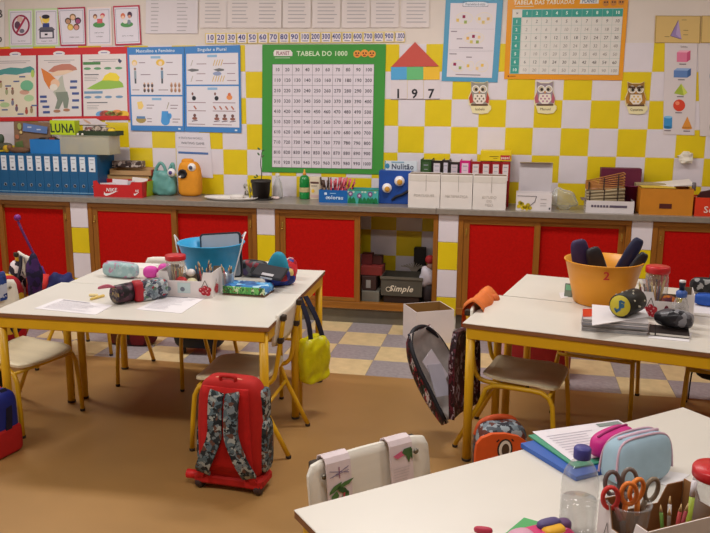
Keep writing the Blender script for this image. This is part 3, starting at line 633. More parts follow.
# ================================================================== TABLES
YEL = mat('#c99a14', .35, .05, 8, spec=.5); LAM = mat('#c9c2b8', .33, .02, 5, spec=.5); EDGE = wood('#7a4f30', .5, 0); RUB = mat('#33271c', .7)
TH = .67
def table(a, b, d, label):
    """a, b: far-left and far-right corner (x,y) of the top; d: depth towards the viewer's side"""
    a = Vector(a); b = Vector(b); w_ = (b-a).length; rz = math.atan2(b.y-a.y, b.x-a.x)
    t = thing('school_table', label, 'table', (a.x, a.y, 0), rz)
    box('table_top', .0, w_, -d, 0, TH-.004, TH, LAM, t, .0015)
    box('edge_band', .001, w_-.001, -d+.001, -.001, TH-.022, TH-.0042, EDGE, t)
    for q in ((.02, w_-.02, -d+.008, -d+.033), (.02, w_-.02, -.033, -.008)): box('apron', q[0], q[1], q[2], q[3], TH-.075, TH-.0222, YEL, t, .003)
    for q in ((.008, .033), (w_-.033, w_-.008)): box('apron', q[0], q[1], -d+.034, -.034, TH-.075, TH-.0222, YEL, t, .003)
    for x in (.032, w_-.032):
        for y in (-d+.032, -.032):
            l = MB().lathe([(.0205, .012), (.0205, TH-.023)], 16).build('leg', YEL, t, (x, y, 0))
            MB().lathe([(.02, 0), (.0222, .002), (.0222, .008), (.0222, .0121)], 16).build('foot_cap', RUB, l)
    return t
def corners(near_r, ang, w_, d):
    """far-left / far-right corners from the near-right corner"""
    ux, uy = math.cos(ang), math.sin(ang); n = Vector((-uy, ux)); r = Vector(near_r)+n*d
    return (r-Vector((ux, uy))*w_, r)
A_L = math.radians(1.3)
a, b_ = corners((1.050, -2.888), A_L, 1.335, .635); table(a, b_, .635, 'white school table at the left, nearer the viewer, with papers on it')
a, b_ = corners((1.036, -2.246), A_L, 1.295, .570); table(a, b_, .570, 'white school table at the left, farther back, holding the blue bucket')
A_R = math.radians(-13)
def corners_l(near_l, ang, w_, d):
    ux, uy = math.cos(ang), math.sin(ang); n = Vector((-uy, ux)); r = Vector(near_l)+n*d
    return (r, r+Vector((ux, uy))*w_)
a, b_ = corners_l((1.878, -2.632), A_R, 1.3, .585); table(a, b_, .585, 'white school table at the right, nearer the viewer, with a stack of books')
a, b_ = corners_l((2.048, -2.058), A_R, 1.3, .560); table(a, b_, .560, 'white school table at the right, farther back, against the red cupboards')
FA, FB = Vector((1.582, -4.415)), Vector((2.653, -3.502))
table(FA, FB, .62, 'white school table in the lower right corner, closest to the viewer')
FU = (FB-FA).normalized(); FANG = math.atan2(FU.y, FU.x)

# ================================================================== CHAIRS
SEATW = wood('#cfc0a0', .4, 1, 8, .06); BACKW = wood('#cfc8bc', .4, 0, 8, .04); PLY = mat('#8a6038', .6)
def make_chair(name='school_chair'):
    t = thing(name, '', 'chair')
    def seat(u, v):
        x, y = (u-.5)*2, (v-.5)*2
        k = 1-.045*(abs(x)**6)*(abs(y)**4)*4
        sx = .19*(1-.10*(1-y)*.5)
        X, Y = x*sx*(1-.10*abs(y)**8), y*.18*(1-.08*abs(x)**8)
        Z = .352+.012*x*x-.014*max(0, y-.5)*2-.004*(1-y*y)+.008*max(0, -y-.5)*2
        return Vector((X, Y, Z)), Vector((0, 0, 1))
    MB().sheet(seat, 12, 12, .011).build('seat', SEATW, t)
    def back(u, v):
        x, z = (u-.5)*2, v
        X = x*.19*(1-.07*abs(2*v-1)**8); zz = .53+.16*z-.006*abs(x)**10*(1 if z > .5 else -1)
        Y = -.228-.022*z+.0-.018*(1-x*x)+.012
        return Vector((X, Y, zz)), Vector((0, 1, 0))
    bk = MB().sheet(back, 12, 6, .010).build('backrest', BACKW, t)
    for s in (-1, 1):
        bo = MB().lathe([(.008, 0), (.008, .003), (.004, .005)], 10, mtx=Matrix.Rotation(-math.pi/2, 4, 'X')).build('bolt', mat('#7a7468', .35, 0, metal=.7), bk, (s*.145, -.222, .648))
    for s in (-1, 1):
        path = [(s*.195, -.285, .012)]+[Vector((s*.195, -.285+.135*k, .012+.27*k)) for k in (.5, .85)]+[(s*.19, -.145, .318), (s*.188, -.11, .336), (s*.188, -.07, .34)]
        path += [(s*.188, .07, .34), (s*.188, .115, .336), (s*.19, .15, .316), (s*.193, .168, .28), (s*.198, .18, .15), (s*.2, .188, .012)]
        fr = MB().tube(path, .0115, 10).build('side_frame', YEL, t)
        for p_ in (path[0], path[-1]): MB().lathe([(.0115, 0), (.013, .002), (.013, .012), (.0118, .014)], 10).build('foot_cap', RUB, fr, (p_[0], p_[1], 0))
        up = [(s*.15, .03, .338), (s*.15, -.10, .338), (s*.15, -.165, .342), (s*.15, -.198, .36), (s*.15, -.215, .40), (s*.15, -.235, .52), (s*.15, -.256, .665)]
        u_ = MB().tube(smooth_path(up, 3), .011, 10).build('back_upright', YEL, t)
        for z, y in ((.67, -.2575), (.562, -.2435)): box('clamp', s*.15-.016, s*.15+.016, y-.012, y+.014, z-.016, z+.012, RUB, u_, .004)
    MB().tube([(-.19, .150, .324), (.19, .150, .324)], .009, 8).build('stretcher', YEL, t)
    MB().tube([(-.195, -.172, .238), (.195, -.172, .238)], .009, 8).build('stretcher', YEL, t)
    return t
CH0 = make_chair(); used = [0]
def chair(x, y, face, label, scale=1):
    """x,y: seat centre; face: direction the sitter looks (degrees from +x)"""
    c = CH0 if not used[0] else copy_tree(CH0); used[0] = 1
    c.location = (x, y, 0); c.rotation_euler = (0, 0, math.radians(face-90)); tag(c, label, 'chair', 'small school chairs with yellow tube frames')
    return c
def chair_pt(x, y, face, lx, ly, z):
    a = math.radians(face-90); return Vector((x+lx*math.cos(a)-ly*math.sin(a), y+lx*math.sin(a)+ly*math.cos(a), z))
K1 = (-.375, -2.565, -15); K2 = (-.72, -1.53, 50); K3 = (.81, -2.57, 181); K5 = (.065, -1.845, -90); K6 = (.65, -1.845, -89)
K7 = (2.175, -2.345, -13); K8 = (1.876, -4.246, -46.3); K9 = (2.57, -1.79, -103); K10 = (3.20, -1.925, -103)
chair(*K1, 'small school chair at the left end of the near left table, holding a navy bag')
chair(*K2, 'small school chair at the far left, hung with a red and blue bag')
chair(*K3, 'small school chair pushed in behind the red backpack, with a yellow bag on it')
chair(*K5, 'small school chair behind the red-lidded jar')
chair(*K6, 'small school chair behind the pile of cloth cases on the left table')
chair(*K7, 'small school chair under the right table with the open dark backpack on its back')
chair(*K8, 'small school chair in the foreground with leafy straps over its white back').scale = (1.07, 1.04, 1.0)
chair(*K9, 'small school chair at the far side of the right table, left of the orange bucket')
chair(*K10, 'small school chair at the far right, a black strap over its back')

# ================================================================== BAGS
REDF = mat('#a2120c', .75, .08, 20, bump=.2, bscale=120); CAMO = pat(['#6a7276', '#24282c', '#4d5a60', '#8f928e', '#1a1e22', '#52626a', '#5a3c32', '#2a2e30'], 62, .7)
# --- red trolley backpack, straps side towards the viewer
bp_ = thing('backpack', 'red trolley backpack with grey camouflage straps standing on the floor', 'backpack', (.94, -3.06, 0), math.radians(-4))
def shp(p):
    k = p.z/.215
    p.x *= 1-.10*max(0, k)**2
    p.y *= 1-.18*max(0, k)
    return p
MB().se((0, .0, .275), (.148, .075, .222), .32, .45, 32, 18, fn=shp).build('body', REDF, bp_)
MB().sheet(lambda u, v: (Vector(((u-.5)*.24*(1-.15*v), -.076-.008*math.sin(math.pi*v)*math.sin(math.pi*u)+.014*max(0, v-.3), .10+.37*v)), Vector((0, -1, 0))), 8, 10, .01).build('back_panel', mat('#a8100c', .85, .1, 30, bump=.2, bscale=150), bp_)
for s in (-1, 1):
    pth = smooth_path([(s*.034, -.078, .452), (s*.036, -.096, .42), (s*.036, -.108, .34), (s*.04, -.112, .26), (s*.075, -.115, .17), (s*.10, -.105, .115), (s*.105, -.085, .085)], 4)
    st = MB().ribbon(pth, (1, 0, s*.25), .062, .014).build('shoulder_strap', CAMO, bp_)
    MB().ribbon([(s*.105, -.093, .115), (s*.12, -.088, .07), (s*.125, -.08, .045)], (1, 0, 0), .03, .006).build('strap_end', REDF, st)
    box('strap_guard', s*.115-.04, s*.115+.04, -.085, -.045, .028, .075, REDF, bp_, .01)
    MB().lathe([(.004, -.016), (.03, -.014), (.032, -.008), (.032, .008), (.03, .014), (.004, .016)], 16, mtx=Matrix.Rotation(math.pi/2, 4, 'Y')).build('wheel', mat('#3a2a2a', .5), bp_, (s*.135, -.055, .032))
box('trolley_base', -.155, .155, -.075, .06, .022, .07, REDF, bp_, .012)
MB().se((.142, .012, .2), (.022, .055, .12), .5, .5, 16, 12).build('side_pocket', CAMO, bp_)
MB().se((.135, .02, .375), (.02, .045, .075), .5, .5, 16, 10).build('side_print', CAMO, bp_)
MB().se((-.142, .012, .18), (.02, .055, .10), .5, .5, 16, 12).build('side_pocket', CAMO, bp_)
MB().tube(smooth_path([(-.142, -.03, .12), (-.142, -.03, .3), (-.13, -.03, .42), (-.08, -.025, .487), (.05, -.025, .492), (.115, -.03, .45), (.135, -.03, .3)], 4), .006, 6).build('piping', mat('#c98a6a', .6), bp_)
MB().tube(smooth_path([(-.03, -.04, .485), (-.03, -.045, .51), (.03, -.045, .51), (.03, -.04, .485)], 4), .008, 6).build('top_handle', REDF, bp_)
MB().tube([(-.2, -.05, .05), (-.15, -.05, .05)], .02, 12).build('axle_cap', mat('#c01a1a', .5), bp_)
# --- blue and red bag in the lower left corner
bl = thing('school_bag', 'blue school bag with red base and top at the lower left corner', 'school bag', (-.335, -2.965, 0), math.radians(-12))
MB().se((0, 0, .155), (.15, .085, .15), .3, .35, 28, 14).build('body', mat('#1a2678', .6, .1, 20), bl)
MB().se((-.03, .0, .27), (.11, .08, .045), .5, .4, 24, 10).build('top_flap', mat('#b01820', .6, .08, 20), bl)
MB().se((.105, .0, .07), (.052, .088, .07), .3, .35, 20, 10).build('corner_panel', mat('#a81a1c', .6, .08, 20), bl)
MB().ribbon(smooth_path([(.10, .03, .31), (.135, .02, .27), (.15, .01, .2), (.152, .0, .13)], 4), (0, 1, 0), .035, .008).build('side_strap', mat('#14142c', .6), bl)
Tm = Matrix.Translation(bl.location) @ Matrix.Rotation(math.radians(-12), 4, 'Z')
pr = Print([Tm @ Vector(v) for v in ((-.02, -.086, .14), (.06, -.086, .14), (.06, -.086, .08), (-.02, -.086, .08))], (0, 0, 8, 6)); pr.text(4, 2, 1.6, 'vamos', '#b8c0d8', bold=1).text(4, 4.6, 1.4, 'a escola', '#b8c0d8'); pr.build(bl)
# --- open dark backpack hanging on the chair at the right table
c7 = chair_pt(*K7, .03, -.33, 0)
DARKP = pat(['#3a2028', '#1c1418', '#7a1c30', '#2a2a3c', '#b8b0b4', '#241c22', '#8a2434', '#1a1a22'], 60, .5, (1, 1, .35))
NAVY = mat('#16141c', .6, .1, 30)
bk = thing('backpack', 'dark graffiti-print backpack hanging open from the chair at the right table', 'backpack', (1.83, -2.40, .15), math.radians(-24))
def halfshell(base, ang, w_, l_, dep, ins=0):
    d = Vector((math.sin(ang), 0, math.cos(ang))); n = Vector((math.cos(ang), 0, -math.sin(ang)))
    def fn(u, v):
        yy = (u-.5)*(w_-2*ins)*(1-.30*max(0, v-.65)**1.5/.207)
        bulge = dep*(max(0, math.sin(math.pi*u))**.45)*(max(0, math.sin(math.pi*(.12+.88*v)))**.4)
        return Vector(base)+d*l_*v-n*(bulge-ins)+Vector((0, yy, 0)), n
    return fn
AF = math.radians(-33)
FRONTP = pat(['#1c1620', '#5a1826', '#16161e', '#2a2a3c', '#b8b0b4', '#1c1418', '#8a2434', '#2c4038', '#141218'], 95, .5, (1, 1, .3))
MB().sheet(halfshell((.05, 0, .0), AF, .30, .46, .125), 14, 14, .006).build('front_compartment', FRONTP, bk)
MB().sheet(halfshell((.05, 0, .0), AF, .30, .455, .125, .009), 14, 14, .002).build('lining', mat('#a8a09c', .7, .14, 25), bk)
MB().sheet(halfshell((.055, 0, .02), math.radians(-2), .27, .42, .03), 12, 12, .03).build('back_compartment', pat(['#4a1824', '#2a1218', '#5a1c2c', '#90808a', '#3a141c', '#1c1014', '#30101a', '#241016'], 95, .45, (1, 1, .4)), bk)
q = Vector((math.sin(AF), 0, math.cos(AF)))
def rp(y, l): return Vector((.05, y, 0))+q*l
rim = smooth_path([rp(-.148, .02), rp(-.150, .2), rp(-.148, .30), rp(-.128, .39), rp(-.07, .455), rp(0, .47), rp(.07, .455), rp(.128, .39), rp(.148, .30), rp(.150, .2), rp(.148, .02)], 4)
MB().tube(rim, .011, 8).build('zip_rim', NAVY, bk)
for k_, (yy, ll, c_) in enumerate(((.03, .16, '#c8c0c8'), (-.03, .10, '#b8b4c0'))): MB().box(-.002, .002, -.06, .06, 0, .16).build('folded_paper', mat(c_, .6), bk, rp(yy, ll)+Vector((-.03, 0, 0)), rot=(math.radians(18-30*k_), math.radians(-28), 0))  # white paper sheets inside the open backpack, modelled as part of it
MB().ribbon(smooth_path([(.11, .02, .38), (.13, .05, .46), (.11, .10, .50)], 4), (0, 1, 0), .03, .005).build('hanger_loop', NAVY, bk)
# --- orange jacket over that chair
oj = thing('jacket', 'orange and white hooded jacket slung over the chair at the right table', 'jacket', chair_pt(*K7, -.02, -.245, .53), math.radians(K7[2]-90))
def drape(u, v):
    a = (v-.5)*2; x = (u-.5)*.30*(1+.05*math.sin(9*u))
    z = .185-.19*abs(a)**1.6+.008*math.sin(14*u+3*v); y = .052*math.copysign(min(1, abs(a)*2.5), a)+.006*math.sin(11*u)
    return Vector((x, -y, z)), Vector((0, 0, 1))
MB().sheet(drape, 14, 16, .008).build('shell', mat('#c8682c', .7, .1, 15), oj)
MB().se((.07, .035, .105), (.05, .012, .045), .7, .7, 14, 8).build('lining_patch', mat('#cfc4bc', .8, .06, 30), oj)
MB().se((-.12, .03, .12), (.03, .04, .05), .7, .7, 12, 8).build('collar_fold', mat('#b85a24', .7), oj)
# --- yellow bag on the chair behind the red backpack
yb = thing('drawstring_bag', 'shiny yellow bag hanging by dark straps from the chair back', 'bag', (1.085, -2.21, .19), math.radians(60))
def crump(p):
    k = math.sin(47*p.z+31*p.x)*math.cos(39*p.x-22*p.z)+.6*math.sin(83*p.z-61*p.x+5)
    p.y += .007*k; p.x *= 1+.05*math.sin(34*p.z+1); p.z += .004*math.sin(60*p.x); return p
MB().se((0, 0, .12), (.10, .045, .125), .4, .55, 48, 34, fn=crump).build('body', mat('#c6be10', .25, .10, 18, bump=.8, bscale=45, spec=.6), yb)
for x0, x1 in ((-.04, -.10), (.05, -.06)): MB().ribbon(smooth_path([(x0, -.02, .22), ((x0+x1)/2, -.03, .34), (x1, .0, .47)], 4), (1, 0, 0), .03, .006).build('strap', mat('#1c2038', .7), yb)
# --- red and blue backpack and jackets on the far left chair
jb = thing('backpack', 'red and blue backpack hanging on the far left chair beneath a purple umbrella', 'backpack', chair_pt(*K2, -.02, -.37, .14), math.radians(K2[2]-90))
MB().se((0, 0, .21), (.16, .085, .22), .5, .6, 26, 16).build('body', pat(['#8a1420', '#b01c24', '#1c2460', '#a01820', '#20142c', '#c8a030'], 9, .6), jb)
MB().ribbon(smooth_path([(.0, .06, .35), (.02, .09, .47), (.02, .10, .545)], 4), (1, 0, 0), .04, .008).build('strap', mat('#1a1a30', .6), jb)
jk = thing('jacket', 'red and navy jacket bundled on the far left chair seat', 'jacket', (-.84, -1.60, .366), math.radians(20))
def wr(a, b, c, k): return lambda p: p*(1+k*math.sin(a*p.x+b*p.y+1)*math.cos(c*p.z)+.6*k*math.sin(2.3*b*p.x-a*p.z))
MB().se((-.03, .0, .085), (.075, .10, .11), 1.0, 1.0, 26, 18, fn=wr(38, 31, 29, .16)).build('red_sleeve', mat('#b02420', .75, .12, 14), jk)
MB().se((.10, .01, .08), (.11, .10, .10), 1.0, 1.1, 26, 18, fn=wr(33, 37, 27, .18)).build('navy_body', mat('#161c50', .75, .12, 14), jk)
pj_ = thing('jacket', 'dark purple jacket hanging on the far left chair beside the yellow tube', 'jacket', chair_pt(*K2, .20, -.25, .44), math.radians(K2[2]-90))
MB().se((0, -.01, .14), (.05, .045, .155), .9, .9, 20, 14, fn=lambda p: p*(1+.10*math.sin(30*p.x+40*p.z))).build('body', pat(['#1c1430', '#2a1848', '#141228', '#3a1c50'], 30, .7), pj_)
MB().se((-.36, -.005, .06), (.05, .05, .13), .7, .8, 18, 12).build('hanging_sleeve', pat(['#c0b4b8', '#2a2430', '#d0c4c8', '#1c1a24'], 30, .7), pj_)
um = thing('umbrella', 'folded purple umbrella standing against the left cupboard', 'umbrella', (-1.0, -1.50, .0))
MB().tube([(.13, .05, .35), (.03, .02, .64), (-.03, 0, .80), (-.05, -.005, .86)], .008, 8).build('shaft', mat('#541c58', .5), um)
MB().se((-.052, -.006, .885), (.022, .022, .022), 1, 1, 14, 10).build('handle_knob', mat('#6a2070', .4), um)
MB().tube(smooth_path([(.20, .08, .0), (.19, .075, .05), (.16, .06, .22), (.11, .045, .40), (.06, .03, .56)], 3), .012, 10, r1=.017).build('folded_canopy', mat('#46206a', .6, .1, 20), um)
# --- navy bag on the near left chair
nb = thing('backpack', 'navy bag with white print hung over the nearest left chair', 'backpack', chair_pt(*K1, .0, -.33, .09), math.radians(K1[2]-90))
MB().se((0, .01, .21), (.155, .075, .215), .45, .55, 24, 16).build('body', mat('#16182c', .6, .15, 20), nb)
for s in (-1, 1): MB().ribbon(smooth_path([(s*.09, .05, .38), (s*.09, .07, .58), (s*.09, .085, .642), (s*.085, .115, .625), (s*.08, .118, .50)], 4), (1, 0, 0), .062, .008).build('strap', pat(['#1c2c60', '#243a78', '#a8acbc', '#16204c'], 30, .6, off=s), nb)
# --- bags on the floor behind the tables
MB_ = MB().se((0, 0, .085), (.17, .09, .085), .35, .6, 24, 10)
o = MB_.build('floor_bag', pat(['#5a1a1c', '#3c1418', '#6a3c20', '#2a2a1c', '#701c20'], 25, .7, (1, 1, .25)), None, (-.44, -1.22, 0)); tag(o, 'dark red plaid bag on the floor behind the left table', 'bag')
k = thing('trolley_bag', 'black trolley bag with small feet on the floor behind the left table', 'bag', (.085, -1.30, 0), math.radians(4))
MB().se((0, 0, .21), (.165, .10, .175), .35, .4, 24, 12).build('body', mat('#17151a', .6, .1, 20), k)
for s in (-1, 1): box('foot', s*.105-.018, s*.105+.018, -.07, -.03, 0, .075, mat('#1c1a1c', .5), k, .005)
k = thing('school_bag', 'red school bag on the floor behind the right table', 'bag', (2.28, -1.27, 0), math.radians(-8))
MB().se((0, 0, .15), (.19, .10, .15), .35, .45, 24, 12).build('body', mat('#8a1414', .6, .1, 20), k)
MB().se((-.2, -.02, .13), (.05, .07, .13), .6, .6, 16, 10).build('side_pocket', mat('#c8a0a4', .6, .1, 20), k)
k = thing('school_bag', 'black bag hanging behind the right table at the right edge', 'bag', chair_pt(*K10, .0, -.33, .13), math.radians(K10[2]-90))
MB().se((0, 0, .18), (.17, .08, .17), .4, .5, 24, 12).build('body', mat('#141216', .6, .1, 20), k)
MB().ribbon(smooth_path([(.10, .04, .32), (.10, .065, .52), (.10, .085, .605), (.095, .118, .585), (.06, .122, .45)], 4), (1, 0, 0), .065, .008).build('strap', mat('#161418', .6), k)
MB().ribbon(smooth_path([(.16, .02, .1), (.175, 0, .02), (.18, -.01, -.125)], 4), (0, 1, 0), .035, .008).build('loose_strap', mat('#141216', .6), k)
# --- leafy straps over the foreground chair
LEAF = None
for lx, lab in ((-.095, 'flowered backpack strap over the right half of the foreground chair back'), (.115, 'leafy backpack strap over the left half of the foreground chair back')):
    pth = []
    t = thing('backpack_strap', lab, 'strap', chair_pt(*K8, lx, -.24, .40), math.radians(K8[2]-90), 'leaf-print straps on the foreground chair')
    lean = .0
    prof = [(0, .055, 0), (0, .050, .03), (0, .019, .26), (0, .015, .285), (0, .006, .297), (0, -.012, .301), (0, -.03, .294), (0, -.034, .27), (0, -.036, .20), (0, -.04, .05)]
    MB().ribbon(prof, (1, 0, 0), .078, .004).build('webbing', mat('#c8b8ba', .6, .06, 25), t)
    Tm = Matrix.Translation(t.location) @ Matrix.Rotation(math.radians(K8[2]-90), 4, 'Z')
    q = [Tm @ Vector(v) for v in ((.038, .0195, .275), (-.038, .0195, .275), (-.038, .0528, .03), (.038, .0528, .03))]
    pr = Print(q, (0, 0, 10, 70))
    if lx > 0:
        pr.line(1, 3, 9, 7, .5, '#6a5a78').line(9, 2, 2, 8, .5, '#6a5a78').line(5, 1, 5, 10, .4, '#8a5a70').line(1, 8, 9, 5, .4, '#6a5a78')
        for x, y, a in ((3, 17, .6), (6, 20, -.5), (2.5, 24, .2), (7, 15.5, .9), (6.5, 26, .4), (3.5, 29, -.7)):
            ca, sa = math.cos(a), math.sin(a)
            pr.poly([(x+u*ca-v*sa, y+u*sa+v*ca) for u, v in ((0, -5), (1.6, -1), (1, 3), (0, 5), (-1, 3), (-1.6, -1))], '#4a6a3c' if a > 0 else '#35502e', 2)
        pr.line(6.5, 22, 5.5, 33, .7, '#a8404c', 3)
    else:
        pr.poly([(1, 5), (5, 2), (6, 6), (3, 8)], '#c05a7a', 2).poly([(6, 1), (9.5, .5), (9.5, 6), (8, 13), (7, 7), (5, 4)], '#3f5e38', 2).poly([(8.5, 2), (9.8, 2), (9.8, 11), (9, 9)], '#35502e', 3)
        lines(pr, 1, 9, 16, 8, 2.3, .4, '#b0a4a6', .5)
    pr.build(t)
# --- orange monster bag on the floor, beyond the foreground table
ob = thing('school_bag', 'orange bag with a big round eye standing behind the foreground table', 'school bag', (2.065, -2.865, 0), math.radians(22))
pts = [(-.13, 0), (.105, 0), (.11, .20), (.10, .235), (.06, .265), (.0, .282), (-.06, .285), (-.105, .27), (-.125, .245), (-.13, .21)]
MB().prism(pts, lambda a, b, d: Vector((a, -.07+d, b)), .02).build('front_panel', mat('#c8501c', .6, .06, 15), ob)
MB().se((0.015, .03, .15), (.108, .085, .148), .45, .5, 24, 14).build('body', pat(['#4a5058', '#2c2c34', '#6a747c', '#5a3028', '#8a9298'], 45, .6), ob)
MB().tube(smooth_path([(-.085, .06, .23), (-.06, .06, .285), (0.01, .06, .305), (.085, .06, .285), (.12, .06, .20)], 5), .014, 8).build('zip_band', mat('#b8481c', .6), ob)
Tm = Matrix.Translation(ob.location) @ Matrix.Rotation(math.radians(22), 4, 'Z')
pr = Print([Tm @ Vector(v) for v in ((-.125, -.0705, .30), (.105, -.0705, .30), (.105, -.0705, .06), (-.125, -.0705, .06))], (0, 0, 23, 24))
pr.ell(12.3, 8.5, 3.4, 4.6, '#2c2420', 1, 20).ell(12.3, 8.5, 2.7, 3.9, '#d0c8c0', 2, 20).ell(12.5, 8.8, 1.7, 2.8, '#4a382c', 3, 18).line(8.5, 5, 9.6, 4, .6, '#3c2420').line(15, 4.2, 16, 5.2, .6, '#3c2420').line(19.5, 9.5, 21.5, 8.5, .8, '#3c2420').line(19.5, 9.5, 21, 10.4, .6, '#3c2420'); pr.build(ob)
pr = None
# --- white carton on the floor
cb = thing('carton', 'white open cardboard carton on the floor by the open cupboard', 'box', (1.535, -.705, 0), math.radians(28))
CARD = mat('#8a6434', .75, .06, 12); WCARD = mat('#cfc6c6', .6, .03, 8)
w2, d2, hh = .14, .125, .235
for q in ((-w2, w2, -d2, -d2+.006), (-w2, w2, d2-.006, d2), (-w2, -w2+.006, -d2+.006, d2-.006), (w2-.006, w2, -d2+.006, d2-.006)): box('side', q[0], q[1], q[2], q[3], 0, hh, WCARD, cb)
for q in ((-w2+.0062, w2-.0062, -d2+.0062, -d2+.0082), (-w2+.0062, w2-.0062, d2-.0082, d2-.0062), (-w2+.0062, -w2+.0082, -d2+.0082, d2-.0082), (w2-.0082, w2-.0062, -d2+.0082, d2-.0082)): box('liner', q[0], q[1], q[2], q[3], .004, hh-.001, CARD, cb)
box('bottom', -w2+.0062, w2-.0062, -d2+.0062, d2-.0062, 0, .004, CARD, cb)
# ================================================================== THINGS ON THE WORKTOP
def fb(l, r_, t, Y, bpy_=None):
    """x0, x1, z1 of something standing on the worktop with its front at depth Y, from where its left, right and top show"""
    ym = bpy_ if bpy_ else 195
    return P(l, (t+ym)/2, Y).x, P(r_, (t+ym)/2, Y).x, P((l+r_)/2, t, Y).z
def open_box(name, label, cat, x0, x1, y0, y1, z0, z1, m_out, m_in=None, th=.004, group=None, base_mat=None, front=None):
    t = thing(name, label, cat, ((x0+x1)/2, (y0+y1)/2, z0), 0, group); w_, d, h = (x1-x0)/2, (y1-y0)/2, z1-z0
    fh = front or h
    box('front', -w_, w_, -d, -d+th, 0, fh, m_out, t); box('back', -w_, w_, d-th, d, 0, h, m_out, t)
    box('side', -w_, -w_+th, -d+th, d-th, 0, h, m_out, t); box('side', w_-th, w_, -d+th, d-th, 0, h, m_out, t)
    box('bottom', -w_+th, w_-th, -d+th, d-th, 0, th, m_in or m_out, t)
    return t
def front_print(t_or_x, x0, x1, y, z0, z1, ext): return Print([(x0, y, z1), (x1, y, z1), (x1, y, z0), (x0, y, z0)], ext)
# --- blue lever-arch binders
BBLUE = mat('#12507c', .4, .05, 10); BY = -.315
xb = [P(-8.2+8.55*i+.012*i*i, 172, BY).x for i in range(13)]
bt = ['leftmost visible', 'second', 'third', 'fourth', 'fifth', 'sixth', 'seventh', 'eighth', 'ninth', 'tenth', 'eleventh', 'twelfth']
def binder(x0, x1, y, h, d, m_, label, group, hole=True, lab='#c8ccd4', z=None):
    t = thing('binder', label, 'binder', ((x0+x1)/2, y, ZC if z is None else z), 0, group); w_ = (x1-x0)/2-.0008
    box('spine', -w_, w_, 0, .004, 0, h, m_, t, .001)
    for s in (-1, 1): box('cover', s*w_, s*(w_-.0025), .004, d, .001, h, m_, t)
    box('pages', -w_+.004, w_-.004, .008, d-.01, .006, h-.012, mat('#c8c2b8', .8), t)
    l_ = box('spine_label', -w_*.62, w_*.62, -.0012, -.0002, h*.58, h*.94, mat(lab, .5, .03), t)
    pr = Print([(t.location.x-w_*.6, y-.0012, t.location.z+h*.92), (t.location.x+w_*.6, y-.0012, t.location.z+h*.92), (t.location.x+w_*.6, y-.0012, t.location.z+h*.6), (t.location.x-w_*.6, y-.0012, t.location.z+h*.6)], (0, 0, 4, 10))
    pr.rect(.6, 1, 3.4, 1.6, '#8a8c98').rect(1.2, 8, 2.8, 9.2, '#5a5c68').rect(.9, 4, 3.1, 4.4, '#9a9ca4'); pr.build(t)
    if hole:
        MB().lathe([(.0135, 0), (.0135, .002), (.0085, .002), (.0085, 0)], 14, cap0=False, cap1=False, mtx=Matrix.Rotation(math.pi/2, 4, 'X')).build('finger_ring', mat('#8c98a8', .3, 0, metal=.7), t, (0, -.0002, h*.22))
        MB().lathe([(.0088, 0), (.0088, .0006)], 14, mtx=Matrix.Rotation(math.pi/2, 4, 'X')).build('finger_hole', mat('#0c1420', .8), t, (0, -.0002, h*.22))
        box('metal_edge', -w_, w_, -.001, .0, .012, .018, mat('#7fa8c4', .3, 0, metal=.5), t)
    return t
for i in range(12):
    binder(xb[i], xb[i+1] if i < 11 else xb[i+1]+.012, BY, .318 if i < 11 else .318, .285, BBLUE, bt[i]+' of the blue ring binders on the worktop, counting from the left', 'blue lever-arch binders')
ZBT = ZC+.318
x0, x1, z1 = P(13, 150, -.16).x, P(50, 150, -.16).x, P(30, 122, -.16).z
o = box('picture_board', 0, x1-x0, 0, .012, 0, z1-ZBT, mat('#7a5f48', .6, .12, 14), None, .002, (x0, -.14, ZBT+.001)); o.rotation_euler = (math.radians(-4), 0, 0); tag(o, 'brown cork-like picture board leaning behind the blue box', 'picture board')
pr = front_print(0, x0, x1, -.1415, ZBT, z1, (0, 0, 37, 26)); pr.poly([(11, 1), (35, 4), (34, 10), (10, 8)], '#5a74a8').rect(15, 4, 19, 5, '#b8c0d0', 2).rect(24, 6, 28, 7, '#b8c0d0', 2).ell(7, 4, 2, 3, '#98a060').ell(4, 13, 2, 2, '#a8684c').poly([(2, 18), (9, 16), (10, 24), (1, 24)], '#5a6a3c').ell(8, 9, 1.4, 1.4, '#c8b070'); pr.build(o)
# toy with round ends at the far left
t = thing('toy_car', 'small black and yellow toy standing at the far left on the binders', 'toy', (P(4, 148, -.2).x, -.20, ZBT))
MB().se((0, 0, .045), (.07, .03, .03), .6, .6, 16, 10).build('body', mat('#4a4a3c', .5, .1), t)
for x in (-.045, .045): MB().lathe([(.028, -.008), (.028, .008)], 16, mtx=Matrix.Rotation(math.pi/2, 4, 'X')).build('wheel', mat('#c8a028', .5), t, (x, -.035, .029)); 
MB().se((-.03, 0, .105), (.035, .025, .04), .8, .8, 12, 8).build('cab', mat('#3c4838', .6), t)
t = thing('toy_animal', 'small brown toy lying on the binders beside the picture board', 'toy', (P(20, 150, -.24).x, -.24, ZBT))
MB().se((0, 0, .022), (.09, .03, .022), .7, .7, 16, 8).build('body', mat('#6a4a34', .7, .1), t)
MB().se((-.09, -.0, .04), (.022, .022, .022), 1, 1, 10, 8).build('head', mat('#7a5638', .7), t)
